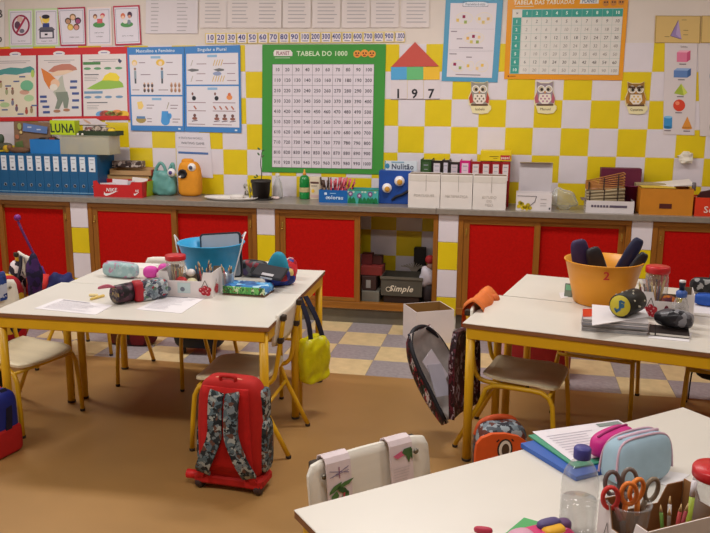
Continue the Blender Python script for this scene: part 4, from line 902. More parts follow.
# blue box with dark odds and ends
x0, x1, z1 = fb(30, 60, 139.5, -.30, 152)
bx = open_box('storage_box', 'bright blue box of dark odds and ends on top of the binders', 'box', x0, x1, -.30, -.16, ZBT, z1, mat('#1468ac', .45, .05), mat('#0f4878', .5))
dk = MB().se((0, 0, 0), (.085, .05, .02), .8, .9, 20, 10, fn=lambda p: p*(1+.2*math.sin(60*p.x+40*p.y))).build('toy_pile', pat(['#2a2428', '#4a3a34', '#1c1a1c', '#6a3028'], 40, .6), None, ((x0+x1)/2+.01, -.23, z1-.004)); tag(dk, 'dark toy bundle heaped in the bright blue box', 'toy')
# LUNA box
LX0, LX1 = P(53, 130, -.22).x, P(77.5, 130, -.22).x; LZ0, LZ1 = P(65, 136.8, -.22).z, P(65, 122.5, -.22).z
# clear plastic bin carrying the LUNA box and tray
x0, x1 = P(60, 145, -.30).x, P(109, 145, -.30).x; z1 = P(90, 136.5, -.30).z
pb = thing('plastic_bin', 'cloudy clear plastic bin standing on the binders', 'box', ((x0+x1)/2, -.21, ZBT)); w_ = (x1-x0)/2; G = glass('#ece6c4', .78, .3)
for q in ((-w_, w_, -.09, -.087), (-w_, w_, .087, .09), (-w_, -w_+.003, -.087, .087), (w_-.003, w_, -.087, .087)): box('wall', q[0], q[1], q[2], q[3], 0, z1-ZBT, G, pb)
box('base', -w_, w_, -.09, .09, 0, .003, G, pb)
box('lid', -w_-.004, w_+.004, -.094, .094, z1-ZBT, z1-ZBT+.006, mat('#8c8c7c', .5), pb)
for i, (a, c_) in enumerate(((-.12, '#a89a60'), (.02, '#9a9478'), (.13, '#b0a868'))): tag(box('paper_stack', a-.055, a+.055, -.06, .06, .004, .075+.01*i, mat(c_, .7), None, 0, ((x0+x1)/2, -.21, ZBT)), ('left', 'middle', 'right')[i]+' pale paper bundle inside the cloudy plastic bin', 'paper', 'bundles in the plastic bin')
ZL = z1+.0065
lx = (LX0+LX1)/2
lu = box('name_box', -(LX1-LX0)/2, (LX1-LX0)/2, 0, .08, 0, LZ1-LZ0, mat('#a8bc18', .5, .04), None, .002, (lx, -.26, ZL)); tag(lu, 'lime green box lettered LUNA in black', 'box')
pr = front_print(0, LX0, LX1, -.2605, ZL, ZL+LZ1-LZ0, (0, 0, 24, 14)); pr.text(12, 7.3, 8.2, 'LUNA', '#20301c', 2, bold=1, sxk=.78); pr.build(lu)
x0, x1 = P(79, 133, -.26).x, P(117, 133, -.26).x
tr_ = open_box('tray', 'dark green tray of small things on the plastic bin', 'tray', x0, x1-.0, -.27, -.15, ZL, ZL+.035, mat('#26331c', .6))
for i, (x, c_, r_) in enumerate((((.08), '#7a4a48', .03), (.15, '#8a7a70', .034), (.21, '#4a3a34', .03), (.265, '#6a5a50', .028))):
    o = MB().se((0, 0, r_), (r_*1.2, r_, r_), .6, .7, 14, 8).build('small_pouch', pat([c_, '#3c3230', '#a89888'], 60, .6, off=i), None, (x0+x-.02, -.21, ZL+.0045)); tag(o, ('reddish', 'pale grey', 'dark brown', 'brown')[i]+' little pouch lying in the dark green tray', 'pouch', 'pouches in the dark tray')
o = MB().se((0, 0, .026), (.03, .02, .026), .8, .8, 14, 10).build('toy_duck', mat('#d0b020', .5), None, (P(111, 128, -.24).x, -.235, ZL+.0045)); tag(o, 'small yellow toy in the dark green tray', 'toy')
for i, px in enumerate((78, 82.5)):
    o = MB().se((0, 0, .009), (.009, .009, .009), 1, 1, 12, 8).build('ping_pong_ball', mat('#d8d0c8', .4), None, (P(px, 133, -.29).x, -.293, ZL)); tag(o, ('left', 'right')[i]+' of the two tiny white balls beside the LUNA box', 'ball', 'tiny white balls')
# --- red shoe box with papers, boxes behind it
x0, x1, z1 = fb(94.5, 143, 183, -.36, 197)
sb = open_box('shoe_box', 'red shoe box with a white tick logo full of papers', 'box', x0, x1, -.375, -.17, ZC, z1+.012, mat('#b41a1c', .4, .04), mat('#b8b0a8', .7), .004, None, None, z1-ZC-.012)
MB().prism([(-(x1-x0)/2, 0), (-(x1-x0)/2+.05, 0), (-(x1-x0)/2+.03, .024), (-(x1-x0)/2, .024)], lambda a, b, d: Vector((a, -.1025+d, z1-ZC-.012+b)), .004).build('corner_flap', mat('#b41a1c', .4, .04), sb)
MB().prism([((x1-x0)/2-.10, 0), ((x1-x0)/2, 0), ((x1-x0)/2, .024), ((x1-x0)/2-.085, .024)], lambda a, b, d: Vector((a, -.1025+d, z1-ZC-.012+b)), .004).build('corner_flap', mat('#b41a1c', .4, .04), sb)
pr = front_print(0, x0, x1, -.3755, ZC, z1-.012, (94.5, 184, 143, 197))
def swoosh(cx, cy, k, sx=1): return [(cx+u*k*sx, cy+v*k) for u, v in ((-3.6, -1.1), (-3.9, .8), (-2.6, 1.7), (-.4, 1.1), (5.4, -1.9), (-1, .0), (-2.6, .1), (-3.2, -.4))]
pr.poly(swoosh(111, 193.2, 1.6), '#d8cfcf', 1).text(112.5, 189.4, 3.6, 'NIKE', '#d8cfcf', 2, bold=1, slant=.2).poly(swoosh(137, 192.8, 1.1, .55), '#d8cfcf', 1).text(138, 189.8, 2.4, 'NIKE', '#d8cfcf', 2, bold=1, slant=.2, sxk=.5); pr.build(sb)
for i, (dx, hgt, c_, tl) in enumerate(((-.10, .10, '#c4bcbc', -8), (-.02, .125, '#cfc8cc', -5), (.03, .112, '#b8b4b8', -3), (.10, .135, '#d0c8c4', -12))):
    o = box('paper_sheaf', -.065, .065, -.002, .002, 0, hgt, mat(c_, .6, .03), None, 0, ((x0+x1)/2+dx-.005, -.33+.035*i, ZC+.005)); o.rotation_euler = (math.radians(tl), math.radians((-3, 2, -1, 5)[i]), 0)
    tag(o, ('front', 'second', 'third', 'rearmost white')[i]+' sheaf of paper standing in the red shoe box', 'paper', 'paper sheaves in the shoe box')
zz = ZC
def cbx(px0, px1, pyt, Y, dep, z0, z1, col, lab, rz=0, cat='box', name='cardboard_box', extra=None):
    a, b = P(px0, pyt+8, Y).x, P(px1, pyt+8, Y).x
    o = box(name, -(b-a)/2, (b-a)/2, 0, dep, 0, z1-z0, mat(col, .6, .06, 12), None, .002, ((a+b)/2, Y, z0)); o.rotation_euler = (0, 0, math.radians(rz)); tag(o, lab, cat); return o, a, b
o, a, b_ = cbx(104, 146, 176, -.165, .15, ZC, ZC+.105, '#8a6a48', 'brown cardboard box behind the red shoe box, lowest in its stack')
o, a, b_ = cbx(105, 149, 170, -.16, .15, ZC+.106, ZC+.15, '#a88858', 'flat tan box with a red rim above the brown cardboard box')
zt = ZC+.152; a, b_ = P(109, 165, -.18).x, P(150, 165, -.18).x
lid = thing('box_lid', 'open tan box lid with red edge tilted on the stack behind the shoe box', 'box lid', ((a+b_)/2, -.165, zt+.001)); w_ = (b_-a)/2
box('panel', -w_, w_, 0, .12, 0, .006, mat('#b08a58', .6, .05), lid)
for q in ((-w_, w_, -.006, 0, 0, .035), (-w_, w_, .12, .126, 0, .055), (-w_-.005, -w_, 0, .12, 0, .045), (w_, w_+.005, 0, .12, 0, .045)): box('rim', *q, mat('#9a3028' if q[0] == w_ else '#a8845a', .6, .05), lid)
o = box('white_slip', -.13, .12, 0, .10, 0, .004, mat('#cfc4bc', .6), None, 0, ((a+b_)/2, -.155, zt+.008)); tag(o, 'white paper slip lying in the tilted tan lid', 'paper')
a, b_ = P(112, 156, -.12).x, P(141, 156, -.12).x
o = box('patterned_box', a, b_, -.13, -.045, 0, .05, pat(['#3a2c28', '#5a4a44', '#a89c94', '#2a2020', '#7a6a60'], 38, .5), None, .003, (0, 0, zt+.058)); tag(o, 'dark patterned flat box topmost behind the red shoe box', 'box')
o = box('yellow_green_folder', 0, .004, -.30, -.10, 0, .12, mat('#98a81c', .5), None, 0, (P(146, 190, -.3).x, 0, ZC)); o.rotation_euler = (0, math.radians(6), 0); tag(o, 'lime folder edge standing beside the red shoe box', 'folder')
# --- green carrier bag puppet
xg = P(163.5, 180, -.17).x
gb = thing('carrier_bag', 'sea-green plastic carrier bag puppet with a googly eye', 'bag puppet', (xg, -.16, ZC)); GB = mat('#5a8e88', .4, .10, 10, bump=.35, bscale=25)
def gbs(p):
    k = (p.z+.095)/.19
    p.x *= 1.0-.34*max(0, k-.35)**1.3; p.y *= 1-.55*max(0, k-.3); p.x += .005*math.sin(40*p.z+15*p.y); p.y += .007*math.sin(58*p.x+33*p.z)*math.cos(41*p.z-20*p.x)+.004*math.sin(95*p.x-70*p.z); return p
MB().se((0, 0, .098), (.108, .05, .098), .5, .65, 48, 30, fn=gbs).build('body', GB, gb)
MB().tube(smooth_path([(-.082, 0, .13), (-.07, -.002, .19), (-.035, -.004, .245), (-.01, -.004, .25), (.012, -.004, .215), (.022, -.002, .16)], 5), .013, 8).build('handle', GB, gb)
MB().tube(smooth_path([(.03, .0, .15), (.06, 0, .225), (.08, 0, .25), (.09, 0, .19)], 4), .013, 8).build('handle', GB, gb)
def eye(par, x, y, z, r_, iris, pup=.45, ring=None, look=(0, 0)):
    e = MB().se((0, 0, 0), (r_, r_*.7, r_), 1, 1, 18, 12).build('eye', mat('#d8d2d2', .3), par, (x, y, z))
    MB().lathe([(r_*pup*1.0, 0), (r_*pup, r_*.12), (r_*pup*.5, r_*.2)], 16, mtx=Matrix.Rotation(math.pi/2, 4, 'X')).build('iris', mat(iris, .3), e, (look[0]*r_, -r_*.64, look[1]*r_))
    return e
eye(gb, .085, -.045, .185, .033, '#4a3a78')
# --- orange puppet
xo = P(190, 175, -.15).x
op = thing('puppet', 'orange felt puppet with googly eye and round black mouth', 'puppet', (xo, -.15, ZC))
def ops(p):
    k = (p.z+.155)/.31
    p.x *= 1-.42*max(0, k-.62)**1.2*2.0 if k > .62 else 1; p.x += -.012*max(0, k-.6); return p
MB().se((0, 0, .135), (.094, .06, .135), .35, .7, 28, 18, fn=ops).build('body', mat('#cf861c', .7, .08, 14, bump=.25, bscale=60), op)
MB().se((-.015, 0, .272), (.05, .03, .022), .7, .8, 16, 8).build('tuft', mat('#cf861c', .7, .08, 14), op)
eye(op, .035, -.045, .228, .034, '#46485c')
MB().lathe([(.036, 0), (.036, .02), (.024, .024), (.02, .012)], 20, mtx=Matrix.Rotation(math.pi/2, 4, 'X')).build('mouth', mat('#1c1a1e', .5), op, (-.035, -.05, .178))
MB().se((-.055, -.07, .155), (.012, .006, .01), 1, 1, 10, 6).build('tooth', mat('#d8d0c8', .4), op)
# --- white oval tray, shards, plant
a, b_ = P(204.5, 198, -.30).x, P(258, 198, -.30).x
t = thing('oval_dish', 'white oval dish lying on the worktop beside the plant pot', 'dish', ((a+b_)/2, -.30, ZC)); r_ = (b_-a)/2
MB().lathe([(r_*.72, 0), (r_*.9, .006), (r_, .02), (r_*.985, .023), (r_*.88, .010), (r_*.7, .006)], 36, sy=.52).build('bowl', mat('#d3ccc8', .3, .02), t)
MB().lathe([(.055, .007), (.058, .03), (.054, .032), (.05, .012)], 24, sy=.7).build('inner_ring', mat('#cfc8c4', .3), t, (.03, .05, 0))
o = MB().se((0, 0, .055), (.028, .02, .055), .9, .9, 12, 10, fn=lambda p: p*(1+.3*math.sin(70*p.z+50*p.x))).build('shell_ornament', pat(['#c8c0b8', '#5a544c', '#98948c'], 60, .5), None, (P(246, 188, -.2).x, -.17, ZC)); tag(o, 'small mottled shell ornament left of the plant pot', 'ornament')
xp = P(261, 190, -.24).x
pp = thing('potted_plant', 'thin leggy seedling in a dark plastic pot', 'plant', (xp, -.24, ZC))
MB().lathe([(.062, .012), (.073, .13), (.078, .13), (.078, .15), (.072, .15), (.066, .125), (.004, .12)], 24).build('pot', mat('#2c2624', .5, .08), pp)
MB().lathe([(.06, 0), (.072, .002), (.078, .014), (.074, .014), (.062, .005)], 24, c=(.018, -.004, 0)).build('saucer', mat('#24201e', .5), pp)
MB().tube(smooth_path([(0, 0, .12), (.008, 0, .2), (.0, 0, .28), (.012, 0, .36)], 4), .004, 6, r1=.0025).build('stem', mat('#3c3a2c', .7), pp)
for i, (x, z, a) in enumerate(((-.012, .385, .6), (.022, .372, -.5), (-.015, .345, .9), (-.03, .18, 1.1), (.02, .33, -.8), (-.045, .168, .3))):
    MB().se((0, 0, 0), (.013, .003, .007), 1, 1, 10, 6).build('leaf', mat('#3f5a34', .6), pp, (x, 0, z), rot=(0, a, 0))
o = MB().tube([(0, 0, .0), (.0, 0, .15)], .0075, 6).build('yellow_crayon', mat('#c8b418', .5), None, (xp-.088, -.235, ZC+.002)); o.rotation_euler = (0, math.radians(-7), 0); tag(o, 'yellow crayon leaning on the plant pot', 'crayon')
# --- clear and green bottles
xc = P(278, 185, -.1).x
t = thing('plastic_bottle', 'small cloudy plastic bottle behind the plant pot', 'bottle', (xc, -.11, ZC))
MB().lathe([(.036, 0), (.04, .01), (.038, .07), (.03, .12), (.014, .155), (.013, .175)], 20).build('body', glass('#e4dcdc', .55, .3), t)
MB().lathe([(.016, .165), (.017, .168), (.016, .19), (.004, .192)], 16).build('cap', mat('#d0c8c4', .4), t)
o = MB().se((0, 0, .012), (.035, .02, .012), .8, .8, 14, 6).build('eraser', mat('#cfb8b4', .6), None, (xc+.01, -.21, ZC)); tag(o, 'pinkish lump of eraser right of the plant saucer', 'eraser')
xg2 = P(304.5, 185, -.12).x
t = thing('glue_bottle', 'green bottle with orange nozzle on the worktop', 'bottle', (xg2, -.12, ZC))
MB().lathe([(.038, 0), (.04, .008), (.04, .05), (.036, .058), (.036, .085), (.04, .095), (.039, .15), (.03, .175), (.012, .185)], 22).build('body', mat('#0f7a34', .25, .06, coat=.4), t)
MB().lathe([(.0405, .055), (.0405, .09)], 22, cap0=False, cap1=False).build('wrap_label', mat('#b8a878', .5, .2, 40), t)
MB().lathe([(.014, .18), (.013, .2), (.006, .208), (.005, .225), (.002, .228)], 14).build('nozzle', mat('#d08a28', .4), t)
a, b_, z1 = fb(310, 320, 177, -.12, 196)
o = box('carton', a, b_, -.13, -.07, 0, z1-ZC, mat('#cfc0a8', .6, .05), None, .002, (0, 0, ZC)); tag(o, 'small cream carton with dark flecks behind the felt pens', 'box')
pr = front_print(0, a, b_, -.1305, ZC, z1, (0, 0, 12, 24)); pr.rect(1, 5, 11, 7, '#5a3c34').rect(2, 9, 9, 10, '#8a7a68').ell(4, 15, 2, 2, '#d8b040').rect(1, 19, 11, 22, '#c8a8a0'); pr.build(o)
# --- pen boxes
a, b_, z1 = fb(319, 347.5, 190, -.30, 203); PB = -.305
pbx = open_box('pen_box', 'blue open box of red and brown felt pens', 'box', a, b_, PB, PB+.14, ZC, z1, mat('#14589c', .4, .04), mat('#0f3c68', .5))
pr = front_print(0, a, b_, PB-.0005, ZC, z1, (0, 0, 28, 13)); pr.text(15.5, 7.4, 3.8, 'colorau', '#c0d0e4', 2, bold=1).rect(5.5, 2.6, 8, 5, '#c0d0e4').rect(11, 3, 17, 3.8, '#8ab0d4').rect(8.5, 6.8, 9.6, 8.4, '#c0d0e4'); pr.build(pbx)
rnd = random.Random(5); pen = None; caps = {}
for i in range(30):
    c_ = ('#6a5448', '#7a6450', '#5a4a3c')[i % 3] if i < 10 else ('#b03448', '#c04858', '#a02c3c', '#8a2c34')[i % 4]
    u = (i/30)
    x = a+.012+(b_-a-.024)*u; y = PB+.02+.1*rnd.random(); L_ = .15+.03*rnd.random()
    t = MB().tube([(0, 0, 0), (0, 0, L_*.66)], .0052, 6).build('felt_pen', mat(c_, .45), None, (x, y, ZC+.006)); t.rotation_euler = (rnd.uniform(-.12, .05), (u-.35)*.55+rnd.uniform(-.1, .1), 0)
    tag(t, 'brown felt pen standing in the blue pen box' if i < 10 else 'red felt pen standing in the blue pen box', 'pen', 'brown felt pens in the blue box' if i < 10 else 'red felt pens in the blue box')
    MB().tube([(0, 0, L_*.66), (0, 0, L_)], .0058, 6).build('cap', mat('#4a342c' if i < 10 else '#c85a68', .4), t)
a, b_, z1 = fb(348, 378.5, 189.5, -.29, 203)
o = open_box('craft_box', 'turquoise box painted with green trees and purple flowers', 'box', a, b_, PB, PB+.15, ZC, z1, mat('#3f9a94', .5, .04), mat('#4a8a60', .5))
pr = front_print(0, a, b_, PB-.0005, ZC, z1, (0, 0, 31, 13))
for x in (2.5, 6, 13, 17, 21, 25, 28.5): pr.poly([(x-2.4, 12.6), (x-1.6, 8.6), (x, 6.8), (x+1.6, 8.6), (x+2.4, 12.6)], '#186a3c', 1)
for x, y in ((3, 4), (12, 5.6), (23, 4)): pr.line(x, y, x, 12, .5, '#1c5a38', 2).ell(x, y, 2.4, 2.4, '#6a4a78', 3).ell(x, y, 1.1, 1.1, '#b8a8b8', 4)
for x in (1, 6, 15, 18, 28): pr.ell(x, 2.2, 1.2, .9, '#a8c0b0', 1)
pr.rect(0, 0, 31, .6, '#4a8a48', 2); pr.build(o)
# --- blue monster box
a, b_, z1 = fb(378.5, 411, 171, -.27, 203); MY = -.262
mo = thing('monster_box', 'blue box made into a face with two bulging eyes', 'box puppet', ((a+b_)/2, MY, ZC)); w_ = (b_-a)/2
box('body', -w_, w_, 0, .13, 0, z1-ZC, mat('#14408c', .6, .08, 12), mo, .003)
H_ = z1-ZC; e1 = P(387, 188, MY-.01); e2 = P(399.5, 181, MY-.01)
for e_, r_ in ((e1, .036), (e2, .038)): eye(mo, e_.x-mo.location.x, -.012, e_.z-ZC, r_, '#b8842c', .55, look=(.15, -.15))
m0 = P(392, 199, MY).x-mo.location.x
MB().tube(smooth_path([(m0, -.006, .03), (m0+.03, -.008, .055), (m0+.08, -.008, .075), (w_-.005, -.006, .11)], 4), .010, 8).build('mouth', mat('#141420', .6), mo)
a, b_ = P(384.5, 166, -.24).x, P(417, 166, -.24).x; z0 = z1+.001; zt = P(400, 161, -.24).z
o = box('label_strip', a, b_, -.236, -.226, 0, zt-z0, mat('#bcc4cc', .5, .03), None, .001, (0, 0, z0)); tag(o, 'pale lettered box end standing on the blue face box', 'box')
pr = front_print(0, a, b_, -.2365, z0, zt, (0, 0, 33, 11)); pr.text(18.5, 6.3, 6, 'Nulitão', '#3a4258', 2, bold=1, sxk=.9).ell(3, 6, 2.2, 3, '#3a7a9c', 1).rect(7, .8, 20, 2.2, '#7a9ab0', 1).rect(0, 0, 1, 11, '#4a8a98', 1); pr.build(o)
# --- three white magazine boxes and the binders behind
WB = mat('#cfc7c2', .6, .03, 10)
for i, (l_, r_) in enumerate(((408.3, 440), (440.6, 472.3), (472.9, 506.2))):
    a, b_, z1 = fb(l_, r_, 174+.9*i, -.42, 209)
    o = thing('magazine_box', ('left', 'middle', 'right')[i]+' of the three white magazine boxes on the worktop', 'box', ((a+b_)/2, -.425, ZC), 0, 'white magazine boxes'); w_ = (b_-a)/2; H_ = z1-ZC
    box('front', -w_, w_, 0, .004, 0, H_, WB, o, .0008); box('side', -w_, -w_+.003, .004, .15, 0, H_-.002, WB, o); box('side', w_-.003, w_, .004, .15, 0, H_-.002, WB, o); box('back', -w_, w_, .15, .153, 0, H_, WB, o)
    box('inner_card', -w_+.0035, w_-.0035, .005, .148, .01, H_-.004, mat('#6a5640', .7), o)
    sx = w_*2*.06
    box('tape', -w_+.004, w_-.004, -.0012, -.0002, H_-.05, H_-.008, mat('#c4bcb4', .2, .03), o); box('slot', sx-.0015, sx+.0015, -.0016, -.0013, H_*.5, H_-.004, mat('#8a8078', .6), o)
    pr = front_print(0, a, b_, -.4255, ZC, z1, (0, 0, 32, 35)); pr.text(16, 22, 2.6, ('PORTUGUÊS', 'MATEMÁTICA', 'ESTUDO')[i].replace('Ê', 'E').replace('Á', 'A'), '#a8a098', 2, slant=.1)
    if i == 2: pr.text(16, 26, 2.4, 'DO', '#a8a098', 2).text(16, 30, 2.4, 'MEIO', '#a8a098', 2)
    pr.build(o)
BZ = -.23
for i, (l_, r_, tp, c_, lab, lc) in enumerate(((420, 431, 159.5, '#24401c', 'dark green binder behind the white magazine boxes', '#34502c'), (431.2, 441.5, 160.5, '#1c1614', 'black binder with white label beside the dark green one', '#c0b4bc'), (441.8, 448.5, 160, '#2a2220', 'narrow black binder, second of its colour behind the white boxes', '#b8b0bc'), (448.7, 459, 162, '#241c1e', 'black binder next to the pink one behind the white boxes', '#b8a8b0'), (459.2, 469.8, 160.5, '#b81868', 'hot pink binder behind the white magazine boxes', '#d0b4c0'),
        (470, 480.2, 161.5, '#8a1018', 'first red binder, next to the pink one', '#c8bcbc'), (480.4, 490.2, 161.5, '#8a1018', 'second red binder behind the right white box', '#c8bcbc'), (490.4, 500, 161.8, '#8a1018', 'third red binder behind the right white box', '#c8bcbc'), (500.2, 509.5, 161.8, '#8a1018', 'fourth red binder, at the right end of the row', '#c8bcbc'))):
    a, b_, z1 = fb(l_, r_, tp, BZ, 205); binder(a, b_, BZ, z1-ZC, .2, mat(c_, .45, .05), lab, 'binders behind the magazine boxes', False, lc)
    zr = z1
a, b_ = P(480.5, 157, BZ).x, P(511.5, 157, BZ).x; zt = P(495, 151, BZ).z
o = box('yellow_box', a, b_, BZ+.005, BZ+.19, 0, zt-zr-.004, mat('#cfb414', .45, .04), None, .002, (0, 0, zr+.003)); tag(o, 'flat yellow box lying on top of the red binders', 'box')
pr = front_print(0, a, b_, BZ+.0045, zr+.003, zt-.001, (0, 0, 31, 10)); pr.rect(20, 4, 30, 8.6, '#a82430', 1).text(25, 6.3, 2.6, 'papel', '#d8c8b8', 2, bold=1).rect(9, 5, 18, 5.7, '#8a7418', 1).rect(13, 7, 17, 7.6, '#8a7418', 1); pr.build(o)
# --- white box with raised lid
a, b_, z1 = fb(516, 551.5, 193.5, -.37, 211)
o = open_box('white_box', 'white box with raised lid and yellow printed fruit', 'box', a, b_, -.385, -.22, ZC, z1, mat('#cdc4c4', .5, .03), mat('#b8b0a8', .6))
la, lb, lz = P(519, 180, -.21).x, P(552, 180, -.21).x, P(535, 162.5, -.21).z
box('lid', la-o.location.x, lb-o.location.x, .0, .004, z1-ZC+.0, lz-ZC, mat('#b8b0b4', .5, .03), o, 0, (0, .083, 0)); box('lid_flap', la-o.location.x, lb-o.location.x, -.03, 0, lz-ZC, lz-ZC+.003, mat('#8a7a60', .6), o, 0, (0, .083, 0))
pr = front_print(0, a, b_, -.3855, ZC, z1, (0, 0, 35, 17))
for x, y in ((3, 13), (6, 10.5), (9, 13.5), (12, 11.5), (7, 14.5), (14, 14.5), (11, 14.8), (4, 9.5)): pr.ell(x, y, 2.1, 2, '#c8ac18' if x % 2 else '#a89414', 1)
pr.line(1, 2.5, 20, 2.5, .5, '#5a5458', 2).line(20, 2.5, 18.5, 8, .6, '#5a5458', 2).line(18.5, 8, 13, 13, .6, '#5a5458', 2).rect(32.5, 13.5, 34, 15.5, '#4a4448', 2)
for y in (5, 9, 11.5): pr.rect(24, y, 30, y+.6, '#a8a0a0', 1)
pr.build(o)
# --- clear plastic bag
t = P(565, 200, -.25)
def crm(p): return p*(1+.18*math.sin(45*p.x+20*p.z)*math.cos(38*p.z+25*p.y))
def bagf(p):
    k = (p.z+.075)/.15; p.x *= 1-.45*k*k; p.x += -.02*k; return crm(p)
o = MB().se((0, 0, .075), (.11, .06, .075), .8, .9, 26, 16, fn=bagf).build('plastic_bag', glass('#f4ecdc', .84, .2), None, (t.x, -.26, ZC+.002)); tag(o, 'crumpled clear plastic bag right of the white lidded box', 'plastic bag')
# --- white tray with baskets
a, b_, z1 = fb(586, 634, 201, -.39, 214)
tr2 = open_box('printed_tray', 'shallow white tray box with a dark printed band holding wicker baskets', 'tray', a, b_, -.395, -.20, ZC, z1, mat('#c8bfc0', .5, .03), mat('#a89c90', .6))
box('flap', -(b_-a)/2-.03, -(b_-a)/2, -.09, .06, z1-ZC-.001, z1-ZC+.003, mat('#6a5a58', .6), tr2, 0)
pr = front_print(0, a, b_, -.3955, ZC, z1, (0, 0, 48, 13))
for x in range(6): pr.rect(5+x*3, 4.5, 7.2+x*3, 7, '#5a5060', 1)
pr.rect(23.5, 4.5, 41, 7, '#5a5060', 1); pr.build(tr2)
def basket(x0, x1, y0, y1, z0, z1, zl, label, c1, rz):
    t = thing('wicker_basket', label, 'basket', ((x0+x1)/2, (y0+y1)/2, z0), rz); w_, d = (x1-x0)/2, (y1-y0)/2; n = 7; m_ = wood(c1, .7, 0, 30, .3)
    for k in range(n):
        z = (zl-z0)/2/n*2*(k+.5); pts = [Vector((q[0]*w_, q[1]*d, z)) for q in ((-1, -1), (-.33, -1.02), (.33, -1.02), (1, -1), (1.02, 0), (1, 1), (0, 1.02), (-1, 1), (-1.02, 0), (-1, -1))]
        # the rim climbs to the right
        for p_ in pts: p_.z *= 1+(z1-zl)/(zl-z0)*(p_.x/w_*.5+.5)*(.5+.5*k/n)
        MB().tube(pts, (zl-z0)/n*.56, 6).build('cane_band', m_, t)
    for x in (-.9, -.1, .65): box('stake', x*w_-.004, x*w_+.004, -d-.012, -d-.006, 0, (zl-z0)*(1+(z1-zl)/(zl-z0)*(x*.5+.5)*.9), mat('#3c2c24', .6), t)
    return t
xa, xb2 = P(588, 190, -.34).x, P(624, 190, -.34).x
basket(xa, xb2, -.355, -.24, ZC+.006, P(622, 187, -.34).z, P(590, 191, -.34).z, 'grey wicker basket under the brown one in the white tray', '#8c7c60', 0)
z_l, z_r = P(590, 181, -.34).z, P(622, 172, -.34).z
basket(xa-.01, xb2, -.355, -.24, P(590, 191, -.34).z+.012, z_r, z_l-.006, 'brown wicker basket stacked above the grey one in the white tray', '#a06a34', 0)
# --- magenta boxes behind
a, b_, z1 = fb(600, 640.5, 168.5, -.14, 212)
o = box('maroon_box', a, b_, -.14, -.04, 0, z1-ZC, mat('#5a1430', .6, .08), None, .002, (0, 0, ZC)); tag(o, 'tall maroon box behind the wicker baskets', 'box')
xm_ = P(632, 195, -.20).x
t = thing('paper_bin', 'magenta flared paper pot behind the wicker baskets', 'pot', (xm_, -.19, ZC))
MB().lathe([(.042, 0), (.065, .17), (.068, .17), (.068, .178), (.062, .178), (.04, .006)], 18).build('body', mat('#6a1440', .5, .06), t)
# --- orange box
a, b_, z1 = fb(640, 693, 189.5, -.40, 216)
ob2 = open_box('orange_box', 'orange open box with a small dark label', 'box', a, b_, -.405, -.20, ZC, z1+.004, mat('#b8741c', .55, .06), mat('#8a5a24', .6))
box('label_plate', -.045, .035, -.1045, -.103, .045, .078, mat('#4a1c18', .5), ob2)
o = box('yellow_paper', -.12, .10, -.08, .06, 0, .003, mat('#c8a838', .6), None, 0, ((a+b_)/2-.04, -.30, z1+.006)); tag(o, 'yellow paper lying over the orange box', 'paper')
o = box('card_stack', -.12, .08, -.07, .06, 0, .03, mat('#9a8a68', .6, .1, 30), None, .002, ((a+b_)/2-.06, -.16, z1-.01)); tag(o, 'thin stack of tan cards behind the orange box', 'paper')
o = box('white_paper', -.13, .13, -.08, .08, 0, .003, mat('#cfc6c0', .6), None, 0, ((a+b_)/2+.06, -.20, z1+.02)); o.rotation_euler = (math.radians(8), math.radians(-7), 0); tag(o, 'white paper sheets sticking out behind the orange box', 'paper')
o = MB().lathe([(.014, 0), (.014, .05), (.010, .055)], 12).build('grey_pot', mat('#6a6468', .5), None, (P(692.5, 195, -.25).x, -.27, z1-.015)); tag(o, 'tiny grey pot between the orange and the red box', 'pot')
# --- red box at the right edge
a, b_, z1 = fb(694.5, 745, 198, -.39, 217)
rb2 = open_box('red_orange_box', 'red-orange open box lettered So at the right edge of the worktop', 'box', a, b_, -.40, -.22, ZC, z1, mat('#c83418', .45, .05), mat('#7a3020', .6))
pr = front_print(0, a, b_, -.4005, ZC, z1, (694.5, 198, 745, 217)); pr.text(703.6, 210, 6.5, 'Solar', '#d8b8b0', 2, align='l', bold=1); pr.build(rb2)
a2 = P(697.5, 190, -.33).x
o = box('wooden_box', a2, a2+.28, -.34, -.235, 0, .11, wood('#8a6234', .6), None, .002, (0, 0, ZC+.006)); tag(o, 'small wooden box standing inside the red-orange box', 'box')
o = MB().prism([(0, 0), (.12, 0), (.12, .06), (.02, .035)], lambda a, b, d: Vector((a, d, b)), .03).build('dark_wedge', mat('#3a1418', .6), None, (a2+.01, -.31, ZC+.118)); tag(o, 'dark maroon wedge on the wooden box at the right edge', 'box')

# ================================================================== INSIDE THE OPEN CUPBOARD
SZ = ZB+.041
def C_(px, py, Y): return P(px, py, Y)
a, b_ = C_(381, 285, -.36).x, C_(422, 285, -.36).x; z0, z1 = C_(400, 296, -.36).z, C_(400, 277, -.36).z
o = box('crate_stand', a+.02, b_-.02, -.35, -.16, 0, max(.02, z0-SZ-.002), mat('#2a1a14', .6), None, .002, (0, 0, SZ)); tag(o, 'low dark stand beneath the script-lettered crate', 'box')
zc0 = SZ+max(.02, z0-SZ-.002)+.001
cr = open_box('crate', 'dark grey crate with pale script lettering in the open cupboard', 'crate', a, b_, -.36, -.14, zc0, z1, mat('#4a453c', .5, .08), mat('#2a2620', .6), .006)
box('rim', -(b_-a)/2-.006, (b_-a)/2+.006, -.117, -.108, z1-zc0-.018, z1-zc0, mat('#5a544a', .5), cr)
pr = front_print(0, a, b_, -.361, zc0, z1, (0, 0, 41, 19)); pr.text(20, 11.5, 5.6, 'Simple', '#d0c4b0', 2, slant=.35, bold=1).ell(7.5, 12.6, 2.6, 2.4, '#d0c4b0', 1).ell(7.5, 12.6, 2, 1.8, '#3a362e', 2); pr.build(cr)
